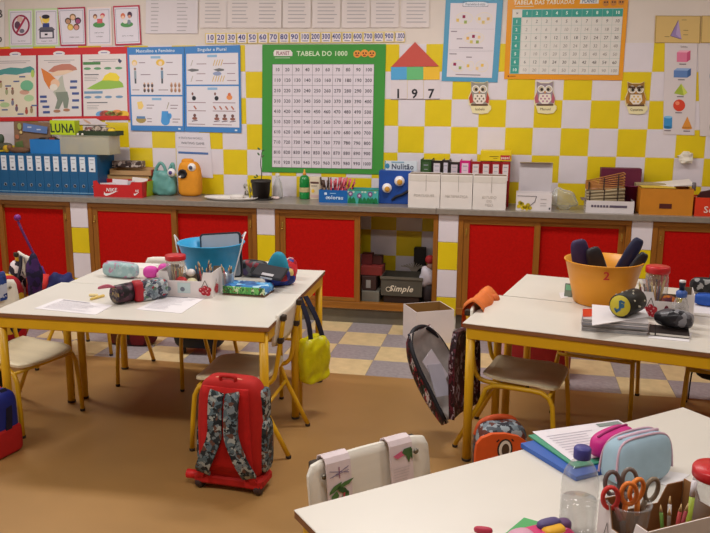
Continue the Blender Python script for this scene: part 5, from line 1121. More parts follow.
def tb(px0, px1, py0, py1, Y, dep, col, lab, cat, name, z0=None):
    a, b = C_(px0, py1, Y).x, C_(px1, py1, Y).x; zt = C_(px0, py0, Y).z; zb = SZ if z0 is None else z0
    return tag(box(name, a, b, Y, Y+dep, 0, zt-zb, mat(col, .6, .1, 14), None, .003, (0, 0, zb)), lab, cat)
g1 = tb(361.5, 379, 291, 301, -.36, .2, '#6a665c', 'low grey box at the bottom left of the open cupboard', 'box', 'grey_box')
zg = g1.location.z+g1.dimensions.z
g2 = tb(361.5, 376, 276, 291, -.33, .16, '#3a2420', 'dark brown box with a white label in the open cupboard', 'box', 'brown_box', zg+.001)
g3 = tb(360.5, 382, 266, 276, -.30, .16, '#7a2824', 'dull red box upper left in the open cupboard', 'box', 'red_box', g2.location.z+g2.dimensions.z+.001)
g4 = tb(361, 372, 254, 266, -.24, .1, '#5a1c1c', 'dark red pouch on top of the red box in the cupboard', 'pouch', 'red_pouch', g3.location.z+g3.dimensions.z+.001)
g5 = tb(372.5, 382, 256, 266, -.22, .08, '#4a2420', 'small maroon box beside the dark red pouch in the cupboard', 'box', 'maroon_carton', g3.location.z+g3.dimensions.z+.001)
a_ = C_(368, 284, -.331); tag(box('label_card', a_.x-.015, a_.x+.02, -.3335, -.3315, 0, .06, mat('#8a8480', .6), None, 0, (0, 0, zg+.02)), 'pale upright card in front of the dark brown box', 'card')
tall = tb(413.5, 425, 248, 268, -.10, .07, '#1c1614', 'tall black box standing at the back of the open cupboard', 'box', 'black_box')
tassel = thing('feather_bunch', 'bunch of pale feathery sprigs behind the script crate', 'dried sprigs', (C_(414, 275, -.13).x, -.13, SZ))
zt_ = C_(414, 262, -.13).z-SZ
for i in range(11):
    a = -1.0+2.0*i/10; MB().tube(smooth_path([(0, 0, 0), (.02*a, 0, zt_*.75), (.10*a, -.01, zt_*(1.0-.12*abs(a)))], 4), .0035, 5).build('sprig', mat('#a09488', .7), tassel)
# doll-like bundle at the right
xd = C_(430, 280, -.30).x; dl = thing('cloth_doll', 'bundle with a red cap and white cloth at the right of the open cupboard', 'doll', (xd, -.29, SZ))
zt_ = C_(430, 255, -.30).z-SZ
MB().se((0, 0, zt_*.22), (.055, .06, zt_*.22), .7, .7, 16, 10).build('base', mat('#241a1c', .7), dl)
MB().se((-.02, -.02, zt_*.55), (.06, .05, zt_*.2), .8, .9, 18, 12, fn=lambda p: p*(1+.15*math.sin(50*p.x+40*p.z))).build('white_cloth', mat('#b4acb4', .7, .08, 20), dl)
MB().se((0, 0, zt_*.76), (.03, .03, zt_*.10), 1, 1, 14, 10).build('head', mat('#7a5a4c', .7), dl)
MB().se((-.005, 0, zt_*.90), (.036, .034, zt_*.09), .9, 1, 14, 10).build('cap', mat('#8a1a1c', .7), dl)
# ================================================================== THINGS ON THE TABLES
def flat_sheet(name, label, px, z, col='#d6d0d2', cat='paper', th=.0015, group=None, nlines=0, inkcol='#9a949c'):
    q = [T(a, b, z) for a, b in px]; c = sum(q, Vector())/4; mb = MB()
    A = [mb.v(v-c+Vector((0, 0, th))) for v in q]; B = [mb.v(v-c) for v in q]; mb.f(A); mb.f(B[::-1])
    for i in range(4): mb.f([A[i], B[i], B[(i+1) % 4], A[(i+1) % 4]])
    o = mb.build(name, mat(col, .55, .02, 8), None, c); tag(o, label, cat, group)
    if nlines:
        p = Print([v+Vector((0, 0, th)) for v in q], (0, 0, 20, 28)); p.rect(2, 2, 12, 3, '#7a7480')
        for i in range(nlines): p.rect(2, 5+i*(21/nlines), 10+8*random.random(), 5.35+i*(21/nlines), inkcol)
        p.build(o)
    return o
ZT_ = TH+.0005
flat_sheet('worksheet', 'printed worksheet at the left end of the near left table', [(60, 298.8), (113, 305.5), (95.5, 315), (34, 308.5)], ZT_, nlines=10)
flat_sheet('worksheet', 'printed worksheet in front of the cherry-printed box on the left table', [(166, 295.5), (206, 297.8), (181, 313.5), (136, 309.5)], ZT_, nlines=10)
flat_sheet('paper_sheet', 'white paper lying at the far end of the left table by the grey pencil case', [(117, 263), (160, 264), (152, 268.5), (112, 268)], ZT_, '#d2cbc8')
# eraser and stub
o = box('pencil_stub', -.045, .045, -.007, .007, 0, .012, mat('#c8aa58', .5), None, .003, T(97.5, 298.5, TH)+Vector((0, 0, .0005))); o.rotation_euler = (0, 0, math.radians(72)); tag(o, 'thick yellow pencil stub on the left worksheet', 'pencil')
o = box('eraser', -.022, .022, -.009, .009, 0, .012, mat('#d0bc88', .6), None, .003, T(93.5, 296.3, TH)+Vector((0, 0, .0005))); o.rotation_euler = (0, 0, math.radians(5)); tag(o, 'small beige eraser beside the pencil stub', 'eraser')
def zipcase(name, label, loc, r_, rz, m_, e=.5, zip_col='#5a5058', fn=None, rx=0, cat='pencil case', zip_z=.8):
    t = thing(name, label, cat, loc, rz)
    MB().se((0, 0, r_[2]), r_, e, e+.1, 26, 14, fn=fn).build('body', m_, t)
    MB().tube(smooth_path([(-r_[0]*.8, 0, r_[2]*1.88), (-r_[0]*.3, 0, r_[2]*2.01), (r_[0]*.3, 0, r_[2]*2.01), (r_[0]*.8, 0, r_[2]*1.88)], 4), .004, 6).build('zip', mat(zip_col, .5), t)
    return t
# grey-teal case on the far left table
c = T(117, 279, TH); zipcase('pencil_case', 'pale teal pencil case with pink hearts on the far left table', (c.x, c.y+.05, TH+.0005), (.112, .042, .043), math.radians(-10), pat(['#8fa8a8', '#9cb0b0', '#86a0a2', '#98aaac', '#a87890', '#8ea6a8', '#a4b4b4', '#90a8a8', '#8aa4a6'], 48, .6), .55, '#b890a0')
# magenta case
c = T(150, 280, TH); t = thing('pencil_pouch', 'magenta rounded pouch with a curled flap on the left table', 'pouch', (c.x+.02, c.y+.05, TH+.0005), math.radians(8)); MG = mat('#c03c94', .5, .06)
MB().se((-.035, 0, .034), (.042, .032, .034), .8, .8, 18, 12).build('body', MG, t); MB().se((.04, .01, .048), (.036, .03, .034), .8, .8, 18, 12).build('flap', MG, t); MB().se((.05, -.012, .022), (.05, .025, .022), .7, .7, 16, 10).build('base', mat('#c8a0b0', .5), t)
# dark round case with loop
c = T(121, 305, TH); t = thing('pencil_case', 'round-ended dark patterned pencil case with a pink wrist loop', 'pencil case', (c.x+.0, c.y+.065, TH+.0005), math.radians(66))
rt = Matrix.Translation((0, 0, .047)) @ Matrix.Rotation(math.pi/2, 4, 'Y')
MB().lathe([(.036, -.075), (.046, -.068), (.047, 0), (.046, .075), (.036, .082)], 22, mtx=rt).build('body', pat(['#241a20', '#3a2430', '#1c1618', '#4a2c38', '#5a5044', '#1a1416'], 40, .4), t)
MB().lathe([(.002, -.077), (.034, -.0775), (.037, -.074)], 22, mtx=rt).build('end_disc', pat(['#3a3038', '#6a5a48', '#2a2026', '#8a7448', '#5a4458'], 60, .4), t)
MB().tube(smooth_path([(-.07, 0, .085), (-.10, .01, .10), (-.13, .02, .098), (-.14, .03, .09), (-.11, .03, .088), (-.075, .01, .088)], 4), .005, 6).build('wrist_loop', mat('#b0586c', .6), t)
# hero case
c = T(150, 302, TH); t = thing('pencil_case', 'red and grey comic-print pencil case leaning beside the round dark case', 'pencil case', (c.x-.02, c.y+.055, TH+.0005), math.radians(46))
MB().se((0, 0, .05), (.085, .042, .05), .4, .5, 26, 14).build('body', pat(['#6a747c', '#7f888e', '#5a646c', '#8a2430', '#4a6a50', '#a8acac', '#3a3a4c', '#6a7880', '#33333c'], 60, .45), t)
MB().se((-.066, 0, .05), (.024, .0425, .0505), .4, .5, 20, 12).build('end_panel', mat('#9a1420', .5, .06), t)
# cherry box, left table
def cherry_box(label, a, b, dep, z, hgt, low, m_in, two=True):
    a = Vector((a[0], a[1])); b = Vector((b[0], b[1])); w_ = (b-a).length; rz = math.atan2(b.y-a.y, b.x-a.x); mo = mat('#cfc6c4', .5, .03)
    t = thing('juice_carton_tray', label, 'box', (a.x, a.y, z), rz); th = .003
    MB().prism([(0, 0), (w_, 0), (w_, hgt), (w_-.045, hgt), (w_-.055, low), (.055, low), (.045, hgt), (0, hgt)], lambda u, v, d: Vector((u, d, v)), th).build('front', mo, t)
    MB().prism([(0, 0), (w_, 0), (w_, hgt), (w_-.045, hgt), (w_-.055, low), (.055, low), (.045, hgt), (0, hgt)], lambda u, v, d: Vector((u, dep-th+d, v)), th).build('back', m_in, t)
    for x in (0, w_-th):
        MB().prism([(th, 0), (dep-th, 0), (dep-th, hgt), (th, hgt)], lambda u, v, d, x=x: Vector((x+d, u, v)), th).build('side', mo, t)
    box('bottom', th, w_-th, th, dep-th, 0, .003, m_in, t)
    R = Matrix.Translation((a.x, a.y, z)) @ Matrix.Rotation(rz, 4, 'Z')
    p = Print([R @ Vector(v) for v in ((0, 0, hgt), (w_, 0, hgt), (w_, 0, 0), (0, 0, 0))], (0, 0, 27, 13))
    return t, p, R, w_
def cherries(p, x, y, k=1):
    p.line(x, y-3.4*k, x-1.6*k, y, .25*k, '#4a3a2c', 2).line(x, y-3.4*k, x+1.4*k, y-.2*k, .25*k, '#4a3a2c', 2)
    for dx, dy in ((-1.7, 1), (0, 0), (1.6, .7), (-.6, 2.2), (1.2, 2.4)): p.ell(x+dx*k, y+dy*k, 1.15*k, 1.15*k, '#a82430', 3).ell(x+dx*k-.35*k, y+dy*k-.35*k, .35*k, .35*k, '#d08a8c', 4)
bx1, p, R, w_ = cherry_box('white cherry-printed carton tray on the left table holding a jar', (.345, -2.455), (.622, -2.44), .175, TH+.0005, .128, .082, mat('#7a6a58', .7))
p.ell(5, 9, 1.2, 1.2, '#7a808c', 2).rect(9.5, 5.6, 16, 11, '#b4c4c4', 2).ell(12, 9, 1.2, 1.2, '#6a707c', 3); cherries(p, 23.4, 8, 1.15); p.build(bx1)
p = Print([R @ Vector(v) for v in ((w_, 0, .128), (w_, .175, .128), (w_, .175, 0), (w_, 0, 0))], (0, 0, 17, 13)); cherries(p, 6, 8, 1.1); p.build(bx1)
def jar(label, x, y, z, r_, h, fill=None):
    t = thing('storage_jar', label, 'jar', (x, y, z))
    MB().lathe([(r_*.9, 0), (r_, .006), (r_, h*.30), (r_*.96, h*.33), (r_, h*.36), (r_, h*.62), (r_*.96, h*.65), (r_, h*.68), (r_*.98, h*.80), (r_*.86, h*.86)], 26, cap1=False).build('body', glass('#fdf8f2', .9, .08, .4), t)
    MB().lathe([(r_*.2, h*.865), (r_*1.02, h*.865), (r_*1.06, h*.88), (r_*1.06, h*.975), (r_*1.0, h), (r_*.2, h*1.0)], 26).build('lid', mat('#b01c20', .35, .04), t)
    return t
jar('clear jar with red lid standing in the carton tray on the left table', .395, -2.355, TH+.005, .05, .19)
PC = ['#b8883c', '#a87a34', '#8a6a4c', '#c8a860', '#7a4a3c', '#98885c', '#b03c30', '#5a6a50']
def pencils(n, x, y, z, r_, h, label, group, seed, cols=PC, spread=.35):
    rn = random.Random(seed)
    for i in range(n):
        a = 2*math.pi*i/n+rn.random(); rr = r_*math.sqrt(.15+.75*rn.random())
        L_ = h*(.8+.2*rn.random())
        o = thing('pencil', label, 'pencil', (x+rr*.45*math.cos(a), y+rr*.45*math.sin(a), z), 0, group)
        o.rotation_euler = (-spread*math.sin(a)*rr/r_*.6, spread*math.cos(a)*rr/r_*.6, 0)
        MB().tube([(0, 0, 0), (0, 0, L_*.88)], .0042, 6).build('shaft', mat(cols[i % len(cols)], .5), o)
        MB().tube([(0, 0, L_*.88), (0, 0, L_)], .0042, 6, r1=.0008).build('tip', mat('#c8a878', .6), o)
pencils(9, .395, -2.355, TH+.008, .036, .15, 'pencil inside the red-lidded jar on the left table', 'pencils in the left jar', 1)
o = MB().se((0, 0, .04), (.034, .034, .04), .9, 1, 18, 12).build('glue_pot', mat('#cfc8a0', .4, .06), None, (.492, -2.385, TH+.0045)); tag(o, 'cream rounded glue pot in the carton tray on the left table', 'pot')
o = MB().se((0, 0, .02), (.024, .024, .02), 1, 1, 16, 10).build('white_ball', mat('#d8d0cc', .4), None, (.478, -2.36, TH+.086)); tag(o, 'small white ball resting on the cream glue pot', 'ball')
o = MB().se((0, 0, .045), (.03, .02, .045), .7, .8, 16, 10).build('red_sharpener', mat('#b02428', .4), None, (.448, -2.41, TH+.0045)); tag(o, 'red sharpener between the jar and the glue pot', 'sharpener')
pencils(6, .535, -2.34, TH+.005, .04, .17, 'dark pencil behind the cream glue pot', 'dark pencils in the left tray', 2, ['#2a2024', '#3c1c20', '#4a3030'])
for i, (x, y) in enumerate(((.588, -2.40), (.612, -2.30))):
    t = thing('pencil_cup', ('clear cup of dark pencils in the right corner of the left carton tray', 'clear cup of pencils right behind the left carton tray')[i], 'cup', (x-.012 if not i else x+.045, y, TH+(.0045 if not i else .0005)))
    MB().lathe([(.024, 0), (.03, .10), (.0315, .10), (.0315, .102), (.029, .102)], 18, cap1=False).build('wall', glass('#f4f0ee', .75, .1), t)
    pencils(5, t.location.x, y, TH+.006, .022, .165 if not i else .15, ('dark pencil in the clear cup at the corner of the left tray', 'pencil in the clear cup behind the left tray')[i], 'pencils in clear cup %s' % 'ab'[i], 3+i, ['#2a2a24', '#4a3a2c', '#3c4a3c', '#8a2c2c', '#5a6070'])
# blue bucket
def bucket(label, x, y, r0, r1, h, col, name='bucket', e=1):
    t = thing(name, label, 'bucket', (x, y, TH+.0005))
    pr_ = [(r0*.94, 0), (r0, .004), (r0+(r1-r0)*.5, h*.5), (r1, h-.004), (r1+.006, h-.004), (r1+.006, h), (r1-.002, h), (r0+(r1-r0)*.5-.003, h*.5), (r0-.003, .006), (.004, .005)]
    MB().lathe(pr_, 40).build('shell', mat(col, .4, .05, 6), t)
    return t
bb_ = bucket('light blue plastic bucket on the far left table holding a grey tablet', .492, -2.10, .11, .175, .222, '#2a94c4')
WH = mat('#d3ccc8', .5)
for s, pts in ((-1, [(-.177, -.02, .222), (-.195, -.03, .255), (-.19, -.035, .235), (-.158, -.07, .13)]), (1, [(.14, .10, .24), (.175, .06, .27), (.192, -.02, .26), (.175, -.06, .16), (.145, -.09, .02)])): MB().tube(smooth_path(pts, 5), .004, 6).build('handle_cord', WH, bb_)
t = thing('tablet', 'grey tablet with black edge standing in the blue bucket', 'tablet', (.525, -2.04, TH+.01), math.radians(-4)); t.rotation_euler = (math.radians(-10), math.radians(-6), math.radians(-4))
MB().prism(rrect(.245, .25, .02), lambda a, b, d: Vector((a, d, b+.125)), .012).build('case', mat('#2a282c', .5), t); MB().prism(rrect(.225, .23, .014), lambda a, b, d: Vector((a, -.001+d, b+.125)), .0009).build('face', mat('#a8a4a4', .45, .05), t)
# comic book, wallet, cloth, cases at the right end
c1, c2 = T(222.5, 294.5, TH), T(265, 297.5, TH); ang = math.atan2(c2.y-c1.y, c2.x-c1.x); L_ = (c2-c1).length
t = thing('comic_case', 'flat blue and green comic-print case at the front of the pile', 'pencil case', (c1.x, c1.y, TH+.0005), ang)
MB().box(0, L_, 0, .135, 0, .05, .012).build('body', pat(['#3a78b4', '#2a5a94', '#4a90c4', '#a8c8d8', '#28487c'], 30, .4), t)
MB().box(.001, L_-.001, -.0035, .006, .008, .046, .004).build('front_strip', pat(['#4a9048', '#6aac5c', '#2c5a30', '#b8c8a0', '#7a3c30', '#5a9c50', '#4a9048', '#58a050'], 80, .4, (1, 1, .6)), t)
MB().box(.0, L_, -.004, .14, .0, .0055, .002).build('base_edge', mat('#6a4a34', .5), t)
c = T(276, 287, TH); zipcase('pencil_case', 'royal blue and red hero-print pencil case right of the flat comic case', (c.x+.01, c.y+.05, TH+.0005), (.085, .05, .048), math.radians(35), pat(['#24388c', '#1c2c70', '#3a50a8', '#9a1c2c', '#283c94', '#b8a060', '#202a60'], 30, .45), .6, '#a02030')
c = T(288, 280, TH); zipcase('pencil_case', 'small bright red and blue case at the right end of the pile', (c.x-.005, c.y+.05, TH+.0005), (.045, .04, .055), math.radians(70), pat(['#b01c28', '#c83038', '#28307c', '#981824'], 28, .45), .7, '#d0b8b8')
c = T(250, 280, TH); zipcase('pencil_case', 'grey pencil case at the back of the pile', (c.x-.01, c.y+.10, TH+.0005), (.085, .045, .045), math.radians(-8), pat(['#4a4a4c', '#6a6a6c', '#38383c', '#5a4a6c', '#8a3c44'], 34, .5), .55, '#2a2a2c')
wl = thing('wallet', 'black folded wallet with a pale label on top of the pile', 'wallet', (.85, -2.20, TH+.085), math.radians(-6)); wl.rotation_euler = (math.radians(22), math.radians(6), math.radians(-6))
MB().box(-.085, .085, -.055, .055, 0, .018, .006).build('cover', mat('#1c1a20', .6, .1, 30), wl); box('label', -.03, .035, -.0565, -.0553, .004, .014, mat('#b8b4b4', .5), wl); box('top_label', -.03, .035, -.045, -.025, .0181, .0188, mat('#a8a4a8', .5), wl)
t = thing('cloth_pouch', 'teal cloth pouch folded into a peak behind the black wallet', 'pouch', (.855, -2.09, TH+.012), math.radians(-15))
def peak(p):
    k = (p.z+.075)/.15; p.x *= 1-.5*k; p.y *= 1-.4*k; p.x += .012*k; return p
MB().se((0, 0, .085), (.085, .045, .085), .7, .8, 22, 14, fn=peak).build('body', mat('#1c7a94', .7, .1, 18), t)
MB().se((.0, -.03, .055), (.10, .02, .04), .7, .8, 20, 10).build('red_flap', pat(['#a02c34', '#8a2430', '#3a3a78', '#b8b0b4', '#943038'], 26, .6), t)

# --- right tables
ob3 = bucket('orange plastic bucket numbered in red on the right table', 2.53, -2.10, .135, .185, .215, '#d08a1c')
# red figure on the bucket wall
c0 = P(606.5, 277, -2.27); cs = Vector((2.53, -2.10)); fr = Vector((c0.x, -2.285)); 
ax = math.atan2(-.18, c0.x-2.53); nx = Vector((math.cos(ax), math.sin(ax), 0)); tx = Vector((-nx.y, nx.x, 0)); R_ = .179
pc = Vector((2.53, -2.10, TH+.172))+nx*R_
sl = Vector((nx.x*.22, nx.y*.22, 1)).normalized()
q = [pc-tx*.025+sl*.03, pc+tx*.025+sl*.03, pc+tx*.025-sl*.03, pc-tx*.025-sl*.03]
p = Print(q, (0, 0, 10, 12)); p.text(5, 6, 8, '2', '#b02418', 6, bold=1); p.build(ob3)
def ecase(label, x, y, z, L_, w_, rot, m_, name='glasses_case'):
    t = thing(name, label, 'case', (x, y, z)); t.rotation_euler = rot
    MB().se((0, 0, L_/2), (w_, w_*.55, L_/2), .45, .8, 20, 16).build('body', m_, t)
    MB().tube(smooth_path([(w_*.75, -w_*.35, .02), (w_*.92, -w_*.2, L_*.4), (w_*.85, -w_*.2, L_*.8), (w_*.3, -w_*.15, L_*.995)], 4), .0028, 6).build('zip', mat('#8a8490', .4), t); return t
ecase('purple pencil case leaning in the left side of the orange bucket', 2.462, -2.11, TH+.01, .31, .046, (0, math.radians(-12), math.radians(12)), mat('#2e1e44', .6, .1, 20))
ecase('black case with a white edge beside the purple one in the orange bucket', 2.56, -2.14, TH+.01, .29, .042, (0, math.radians(-20), math.radians(10)), mat('#1c161c', .5, .1, 20))
ecase('long navy case leaning right in the orange bucket', 2.55, -2.05, TH+.01, .345, .033, (0, math.radians(25), math.radians(-10)), mat('#191b3c', .4, .1, 20))
ecase('black shiny case lowest at the right rim of the orange bucket', 2.575, -2.12, TH+.01, .29, .028, (0, math.radians(29), math.radians(-10)), mat('#18161c', .35, .1, 20))
o = box('calculator', -.02, .02, 0, .016, 0, .07, mat('#6a7468', .5), None, .003, T(568, 297.5, TH)+Vector((0, .01, .0005))); o.rotation_euler = (math.radians(-18), 0, math.radians(-10)); tag(o, 'small grey-green calculator standing left of the orange bucket', 'calculator')
box('screen', -.014, .014, -.001, -.0002, .035, .062, mat('#6aa884', .3), o)
flat_sheet('paper_slip', 'white slip of paper beside the calculator', [(559, 293), (567, 292), (568, 297.5), (561, 299)], ZT_)
# book stack
a, b_ = T(583.5, 331, TH), T(642, 338, TH); ang = math.atan2(b_.y-a.y, b_.x-a.x)
ang = math.radians(-5)
zz = TH+.0005
for i, (h_, c_, dx, lab) in enumerate(((.014, '#8f8c8c', 0, 'bottom'), (.012, '#9a9696', .004, 'second'), (.013, '#86848a', -.003, 'third'), (.012, '#a09c9c', .002, 'top'))):
    t = thing('exercise_book', lab+' grey-edged exercise book in the stack on the right table', 'book', (2.395+dx, -2.645+dx, zz), ang+dx*6, 'stacked exercise books')
    box('pages', .002, .268, .003, .19, .0015, h_-.0015, mat(c_, .7, .12, 60), t); box('cover', 0, .272, 0, .193, h_-.0014, h_, mat('#b4acac', .5), t); box('cover', 0, .272, 0, .193, 0, .0014, mat('#8a8688', .5), t); box('spine', -.001, .002, 0, .193, .0, h_, mat('#a8a4a8', .5), t)
    zz += h_+.0003
SZT = zz
o_ = bpy.data.objects['exercise_book.003']; p = Print([Matrix.Translation(o_.location) @ Matrix.Rotation(o_.rotation_euler.z, 4, 'Z') @ Vector(v) for v in ((0, .193, .012), (.272, .193, .012), (.272, 0, .012), (0, 0, .012))], (0, 0, 27, 19)); p.poly([(0, 2), (6, 0), (8, 9), (3, 15), (0, 16)], '#b8301c'); p.build(o_)
flat_sheet('white_sheet', 'white folded papers on top of the exercise book stack', [(592, 305), (645, 309.5), (649, 317), (592, 326)], SZT+.001, '#d2ccce', th=.003)
t = thing('pencil_case', 'black tube pencil case with a yellow round end on the book stack', 'pencil case', (2.595, -2.545, SZT+.0055), math.radians(58)); t.scale = (1.15, 1.15, 1.15)
rt = Matrix.Translation((0, 0, .046)) @ Matrix.Rotation(math.pi/2, 4, 'Y')
MB().lathe([(.04, -.07), (.046, -.066), (.0465, .06), (.04, .07)], 26, mtx=rt).build('body', mat('#1e1a15', .5, .15, 30), t)
MB().lathe([(.002, -.0725), (.0395, -.0725), (.0405, -.069)], 26, mtx=rt).build('end_disc', mat('#b8a82c', .5, .05), t)
Tm = Matrix.Translation(t.location) @ Matrix.Rotation(math.radians(58), 4, 'Z') @ Matrix.Scale(1.15, 4)
p = Print([Tm @ Vector(v) for v in ((-.0728, .035, .081), (-.0728, -.035, .081), (-.0728, -.035, .011), (-.0728, .035, .011))], (0, 0, 10, 10))
p.line(3, 8.4, 5.4, 6.4, 1.5, '#2c5a78', 1).line(5.4, 6.4, 5, 2, 1.4, '#2c5a78', 1).line(5, 2, 7.6, 2.8, 1.2, '#2c5a78', 1).line(2.2, 6.6, 3.6, 8.6, 1.1, '#2c5a78', 1).ell(6.4, 4.6, 1.3, 1.3, '#2c5a78', 1); p.build(t)
rn = random.Random(9)
for i in range(9):
    a = rn.uniform(-.2, 2.6); x = rn.uniform(-.05, .055); MB().se((0, 0, 0), (.004, .004, .004), 1, 1, 8, 6).build('stud', mat('#b8b09c', .4), t, (x, -.046*math.cos(a), .046+.046*math.sin(a)))
# notebook, pouch
flat_sheet('paper_slip', 'white sheet sticking out under the black notebook', [(652, 329), (692, 333), (689, 342), (648, 338)], ZT_)
nbk = thing('notebook', 'black elastic-band notebook on the right table', 'notebook', (2.672, -2.665, TH+.0025), math.radians(-9))
box('pages', .002, .158, .002, .128, .002, .012, mat('#c8c2b8', .7), nbk); box('cover', 0, .16, 0, .13, .0121, .0145, mat('#241a18', .5, .06), nbk, .0008); box('cover', 0, .16, 0, .13, 0, .002, mat('#241a18', .5, .06), nbk); box('elastic_band', .022, .027, -.0008, .1308, -.0002, .0152, mat('#141012', .6), nbk)
def crk(p): return p*(1+.10*math.sin(55*p.x+30*p.z)*math.cos(48*p.y+20*p.z))
t = thing('crumpled_pouch', 'crumpled shiny grey-black pouch lying on the notebook', 'pouch', (2.79, -2.575, TH+.0185), math.radians(-20))
MB().se((0, 0, .04), (.082, .045, .04), .8, .8, 28, 16, fn=crk).build('body', pat(['#3a383c', '#242226', '#5a585c', '#1c1a1c', '#46444a', '#7a787c'], 30, .3), t)
# right cherry box, jar, bottle
bx2, p, R, w_ = cherry_box('white cherry-printed carton tray on the right table holding a jar', (2.68, -2.37), (2.90, -2.40), .17, TH+.0005, .125, .085, mat('#6a5a48', .7))
cherries(p, 4.6, 7.4, 1.35); p.ell(13, 8, 1.2, 2, '#6a2434', 2).rect(17.5, 6, 23, 11, '#c0b8b4', 2).ell(20, 8, .9, 1.2, '#6a5a48', 3); p.build(bx2)
jar('clear jar with red lid standing in the carton tray on the right table', 2.752, -2.285, TH+.005, .052, .225)
pencils(10, 2.752, -2.285, TH+.008, .036, .19, 'pencil inside the red-lidded jar on the right table', 'pencils in the right jar', 11, ['#b8883c', '#8a3c2c', '#3c2c44', '#c8a860', '#2a2430', '#a86a3c'])
pencils(6, 2.705, -2.26, TH+.005, .02, .15, 'dark red pencil left of the jar in the right tray', 'dark red pencils in the right tray', 12, ['#5a1c28', '#7a2434', '#98985c'])
o = MB().se((0, 0, .05), (.035, .03, .05), .6, .7, 16, 10).build('sweet_packet', pat(['#b0582c', '#c8742c', '#5a2434', '#7a3c30'], 40, .4), None, (2.80, -2.335, TH+.0045)); tag(o, 'orange-brown packet in the right carton tray', 'packet')
o = MB().se((0, 0, .06), (.02, .02, .06), .5, .8, 14, 10).build('yellow_glue_stick', mat('#c8b820', .4), None, (2.862, -2.295, TH+.0045)); tag(o, 'yellow glue stick at the right of the carton tray on the right table', 'glue stick')
c = T(676, 321, TH); t = thing('water_bottle', 'small clear bottle with blue neck in front of the right carton tray', 'bottle', (2.83, -2.46, TH+.0005))
MB().lathe([(.034, 0), (.036, .006), (.036, .03), (.034, .035), (.036, .04), (.036, .085), (.026, .115), (.018, .13)], 22, cap1=False).build('body', glass('#f6f8fc', .92, .05, .3), t)
MB().lathe([(.019, .128), (.024, .13), (.024, .152), (.014, .16)], 18).build('collar', mat('#3c5aa0', .4), t); MB().lathe([(.012, .158), (.012, .18), (.014, .182), (.014, .196), (.01, .198)], 14).build('cap', mat('#1c1c28', .4), t); MB().lathe([(.0142, .196), (.0142, .204), (.004, .206)], 14).build('cap_top', mat('#cfc8c8', .4), t)
# right edge cases
flat_sheet('white_sheet', 'white paper under the blue case at the right edge', [(694, 303), (735, 306), (735, 316), (692, 313)], ZT_)
c = T(712, 308, TH); zipcase('pencil_case', 'bright blue rounded case at the right edge of the table', (c.x+.005, c.y+.03, TH+.0025), (.085, .03, .03), math.radians(-14), mat('#1c4ea8', .5, .06), .6, '#143a80')
c = T(708, 297, TH); zipcase('pencil_case', 'black and white patterned case behind the bright blue one', (c.x+.01, c.y+.06, TH+.0005), (.09, .035, .042), math.radians(-14), pat(['#1c1a1c', '#2a282a', '#8a8888', '#181618', '#242224'], 45, .5), .6, '#2a2a2a')

# --- foreground table
def at_f(s, n): v = FA+FU*s+Vector((FU.y, -FU.x))*n; return Vector((v.x, v.y, 0))
def fpos(px, py, z=TH): return T(px, py, z)
t = thing('water_bottle', 'clear ribbed water bottle with purple-blue cap on the foreground table', 'bottle', (2.252, -4.415, TH+.0005))
rb = .042; prof = [(rb*.8, 0), (rb, .006)]
for k in range(9): z = .015+k*.0125; prof += [(rb, z), (rb*.955, z+.006)]
prof += [(rb, .13), (rb*.98, .145), (rb*.86, .168), (rb*.62, .186), (rb*.40, .195), (rb*.37, .205)]
MB().lathe(prof, 30, cap1=False).build('body', glass('#fcfdff', .95, .04, .25), t)
MB().lathe([(rb*.40, .199), (rb*.46, .2), (rb*.46, .203), (rb*.46, .204), (rb*.46, .222), (rb*.40, .226), (rb*.1, .226)], 24).build('cap', mat('#3a3878', .4, .04), t)
MB().lathe([(rb*.93, .004), (rb*.93, .10), (rb*.05, .1002)], 24).build('water', glass('#f8fafd', .985, .03, .08), t)
# folders and papers
FN = Vector((FU.y, -FU.x))
def quad_sheet(name, label, tl, w_, d, z, h_, col, cat='folder', da=0, nlines=0):
    o = box(name, 0, w_, -d, 0, 0, h_, mat(col, .4, .04, 10), None, .0008, (tl[0], tl[1], z), FANG+math.radians(da)); tag(o, label, cat)
    if nlines:
        R = Matrix.Translation(o.location) @ Matrix.Rotation(FANG+math.radians(da), 4, 'Z')
        p = Print([R @ Vector(v) for v in ((0, 0, h_), (w_, 0, h_), (w_, -d, h_), (0, -d, h_))], (0, 0, 30, 21)); p.rect(21, 1.2, 29, 3.4, '#7a8480')
        for i in range(nlines): p.rect(2, 4.5+i*1.6, 14+10*random.random(), 4.8+i*1.6, '#a8a2ac')
        p.build(o)
    return o
quad_sheet('blue_folder', 'blue ring folder at the far edge of the foreground table', (2.128, -3.935), .31, .235, TH+.0005, .014, '#2f56a0', da=-3)
quad_sheet('green_folder', 'green folder lying on the blue folder', (2.150, -3.885), .31, .225, TH+.015, .005, '#3f8a6c', da=-8)
quad_sheet('worksheet', 'printed sheet on top of the green folder on the foreground table', (2.162, -3.862), .30, .21, TH+.0205, .002, '#d4cdd2', 'paper', -11, 9)
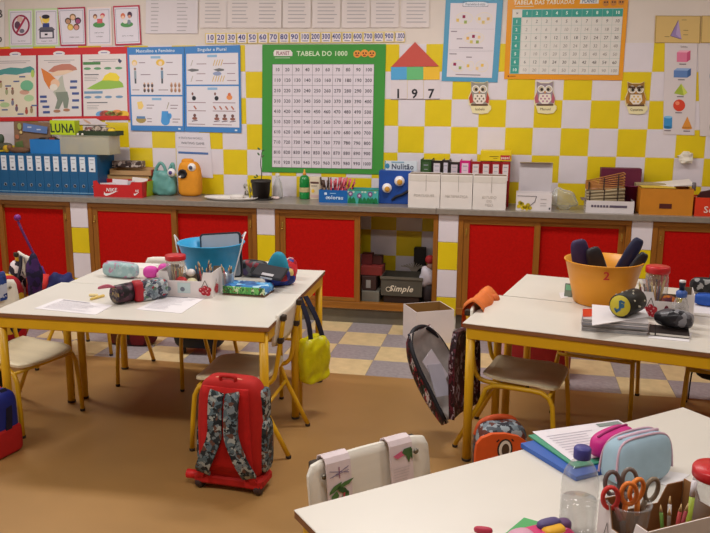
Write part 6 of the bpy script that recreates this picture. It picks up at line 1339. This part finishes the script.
# magenta case and blue plush case
t = zipcase('pencil_case', 'magenta pencil case behind the pale blue one on the foreground table', (2.375, -3.965, TH+.0225), (.085, .032, .034), math.radians(50), mat('#b81c74', .5, .06), .6, '#8a1458')
t = thing('pencil_case', 'pale blue pencil case with pink piping on the foreground table', 'pencil case', (2.425, -4.075, TH+.0005), math.radians(38)); PBL = mat('#90a8b6', .7, .08, 16)
def pcf(p):
    k = (p.z+.07)/.14; p.y *= 1-.35*k; return p
MB().se((0, 0, .065), (.1, .055, .065), .55, .5, 30, 18, fn=pcf).build('body', PBL, t)
for y in (-.020, .020): MB().tube(smooth_path([(-.099, y*1.6, .03), (-.094, y*1.3, .09), (-.07, y, .124), (0, y, .1315), (.07, y, .124), (.094, y*1.3, .09), (.099, y*1.6, .03)], 4), .0032, 6).build('piping', mat('#b898a6', .6), t)
MB().tube([(-.07, 0, .128), (0, 0, .1315), (.07, 0, .128)], .0045, 6).build('zip', mat('#c8a8b8', .5), t)
flat_sheet('white_sheet', 'white sheet with green edge right of the pale blue case', [(660, 470), (690, 475), (672, 487), (640, 480)], ZT_, '#cfcaca')
# carton with cup and scissors
Lc, Bc, Rc = T(600, 499, TH+.13), T(638, 462, TH+.13), T(684, 489, TH+.13)
ex = (Rc-Bc); ey = (Bc-Lc); Fc = Lc+ex
rzb = math.atan2(ex.y, ex.x); wb_, db_ = ex.length, ey.length
ct = thing('juice_carton_tray', 'cardboard tray with cherries outside and brown inside on the foreground table', 'box', (Lc.x, Lc.y, TH+.0005), rzb); KR = mat('#8a6038', .75, .06, 14); WO = mat('#cfc6c4', .5, .03)
hh = .13
# side towards Lc->Bc direction is local +y
for nm, u0, u1, prof in (('front', (0, 0), (wb_, 0), [(0, 0), (1, 0), (1, 1), (.78, 1), (.7, .62), (.3, .62), (.22, 1), (0, 1)]), ('back', (0, db_), (wb_, db_), [(0, 0), (1, 0), (1, 1), (.7, 1), (.6, .8), (.35, .8), (.22, 1.05), (0, 1.05)]), ('side', (0, 0), (0, db_), [(0, 0), (1, 0), (1, 1), (.8, 1), (.7, .68), (.3, .68), (.2, 1), (0, 1)]), ('side', (wb_, 0), (wb_, db_), [(0, 0), (1, 0), (1, 1), (0, 1)])):
    d_ = Vector((u1[0]-u0[0], u1[1]-u0[1], 0)); nn = Vector((d_.y, -d_.x, 0)).normalized()*(-1 if nm == 'front' else 1)
    cen = Vector((wb_/2, db_/2, 0)); mid = Vector(((u0[0]+u1[0])/2, (u0[1]+u1[1])/2, 0)); nn = (mid-cen); nn.normalize(); nn = Vector((round(nn.x), round(nn.y), 0))
    MB().prism(prof, lambda a, b, d, u0=u0, d_=d_, nn=nn: Vector((u0[0], u0[1], 0))+d_*a+Vector((0, 0, b*hh))+nn*d, .0022).build(nm, WO, ct)
    MB().prism(prof, lambda a, b, d, u0=u0, d_=d_, nn=nn: Vector((u0[0], u0[1], 0))+d_*(.015+.97*a)+Vector((0, 0, .004+b*hh*.965))-nn*(d+.0003), .0018).build('inner_lining', KR, ct)
box('bottom', .003, wb_-.003, .003, db_-.003, 0, .0035, KR, ct)
Rm = Matrix.Translation(ct.location) @ Matrix.Rotation(rzb, 4, 'Z')
p = Print([Rm @ Vector(v) for v in ((-.0025, db_, hh), (-.0025, 0, hh), (-.0025, 0, 0), (-.0025, db_, 0))], (0, 0, 17, 13)); cherries(p, 12, 8, 1.1); p.build(ct)
p = Print([Rm @ Vector(v) for v in ((0, -.0025, hh), (wb_, -.0025, hh), (wb_, -.0025, 0), (0, -.0025, 0))], (0, 0, 27, 13)); cherries(p, 6, 8, 1.2); p.build(ct)
ccx = T(629, 502, TH+.125); ccx.z = TH+.0045
cup = thing('plastic_cup', 'clear plastic cup of orange scissors in the foreground cardboard tray', 'cup', ccx)
MB().lathe([(.034, 0), (.036, .003), (.047, .118), (.0495, .119), (.0495, .122), (.0455, .122), (.035, .006)], 28, cap1=False).build('wall', glass('#fbf8f4', .92, .06, .35), cup)
def scissors(label, loc, rot, c1, c2):
    t = thing('scissors', label, 'scissors', loc, 0, 'scissors in the clear cup'); t.rotation_euler = rot
    for s, c_ in ((-1, c1), (1, c2)):
        MB().prism([(-.004, 0), (.004, .0), (.006+s*.002, .085), (-.004+s*.002, .085)], lambda a, b, d, s=s: Vector((a, d+s*.0012, b)), .0018).build('blade', mat('#a8a8ac', .25, 0, metal=.8), t)
        ring = [Vector((s*.021+.017*math.cos(k*2*math.pi/18)+s*.0, s*.001, .137+.026*math.sin(k*2*math.pi/18))) for k in range(19)]
        h_ = MB().tube(ring, .0052, 8, cap=False).build('handle_loop', mat(c_, .4, .05), t)
        MB().tube([(s*.012, s*.001, .113), (s*.003, 0, .078)], .006, 8).build('handle_arm', mat(c_, .4, .05), h_)
    return t
scissors('red and orange scissors at the left of the clear cup', ccx+Vector((-.004, -.012, .012)), (math.radians(4), math.radians(-10), math.radians(15)), '#c0302c', '#d0702c')
scissors('orange and grey scissors at the right of the clear cup', ccx+Vector((.010, .004, .012)), (math.radians(2), math.radians(9), math.radians(30)), '#d0762c', '#7a6a58')
scissors('dark handled scissors at the back of the clear cup', ccx+Vector((.0, .016, .016)), (math.radians(-8), math.radians(-4), math.radians(20)), '#5a4a48', '#6a5c54')
c = Rm @ Vector((wb_*.62, db_*.5, .004)); pencils(5, c.x, c.y, c.z, .02, .15, 'pencil in the foreground cardboard tray', 'pencils in the foreground tray', 21, ['#8a2c34', '#b8b0ac', '#5a7a34', '#6a5a4c', '#a83c3c'])
t = thing('marker', 'white-tipped marker standing in the foreground cardboard tray', 'marker', Rm @ Vector((wb_*.52, db_*.75, .004))); t.rotation_euler = (math.radians(-6), math.radians(4), 0)
MB().tube([(0, 0, 0), (0, 0, .13)], .006, 10).build('barrel', mat('#98a83c', .4), t); MB().tube([(0, 0, .13), (0, 0, .165)], .0062, 10).build('cap', mat('#d0c8cc', .4), t)
o = box('eraser', -.02, .02, -.01, .01, 0, .012, mat('#cfc8c4', .6), None, .003, Rm @ Vector((wb_*.75, db_*.35, .0045))); tag(o, 'white eraser lying at the bottom of the foreground tray', 'eraser')
jar('clear jar with red lid at the lower right corner of the photo', 2.552, -4.36, TH+.0005, .05, .18)
o = MB().se((0, 0, .02), (.03, .026, .02), .8, .8, 14, 8).build('red_rubber', mat('#8a1c28', .5), None, (2.552, -4.36, TH+.007)); tag(o, 'dark red lump inside the corner jar', 'eraser')
# pink pouch and green card at the bottom edge
t = thing('pencil_case', 'pink pencil case with yellow and purple patches at the bottom edge', 'pencil case', (2.165, -4.515, TH+.0005), math.radians(35))
MB().se((0, 0, .034), (.085, .04, .034), .6, .6, 26, 14).build('body', pat(['#b02c5c', '#c04474', '#a02450', '#c87898', '#b83464'], 30, .5), t)
MB().se((.03, -.005, .062), (.028, .02, .014), .6, .7, 16, 8).build('yellow_patch', mat('#cf9a24', .5), t); MB().se((.03, .01, .07), (.03, .014, .012), .6, .7, 16, 8).build('purple_patch', mat('#4a3c68', .5), t)
MB().se((-.05, 0, .06), (.032, .026, .018), .8, .8, 16, 8).build('round_patch', mat('#c08ca0', .5), t); MB().se((.068, .01, .06), (.02, .016, .014), .7, .8, 14, 8).build('dark_patch', mat('#5a3c60', .5), t)
flat_sheet('green_card', 'green card at the bottom edge beside the pink pencil case', [(524, 518), (560, 528), (540, 560), (498, 540)], ZT_, '#4a9a58', 'card')
o = MB().se((0, 0, .012), (.022, .008, .008), .7, .7, 14, 8).build('red_crayon', mat('#a82c44', .5), None, fpos(483, 535)+Vector((0, 0, .0005))); tag(o, 'pinkish red crayon just cut by the bottom edge', 'crayon')
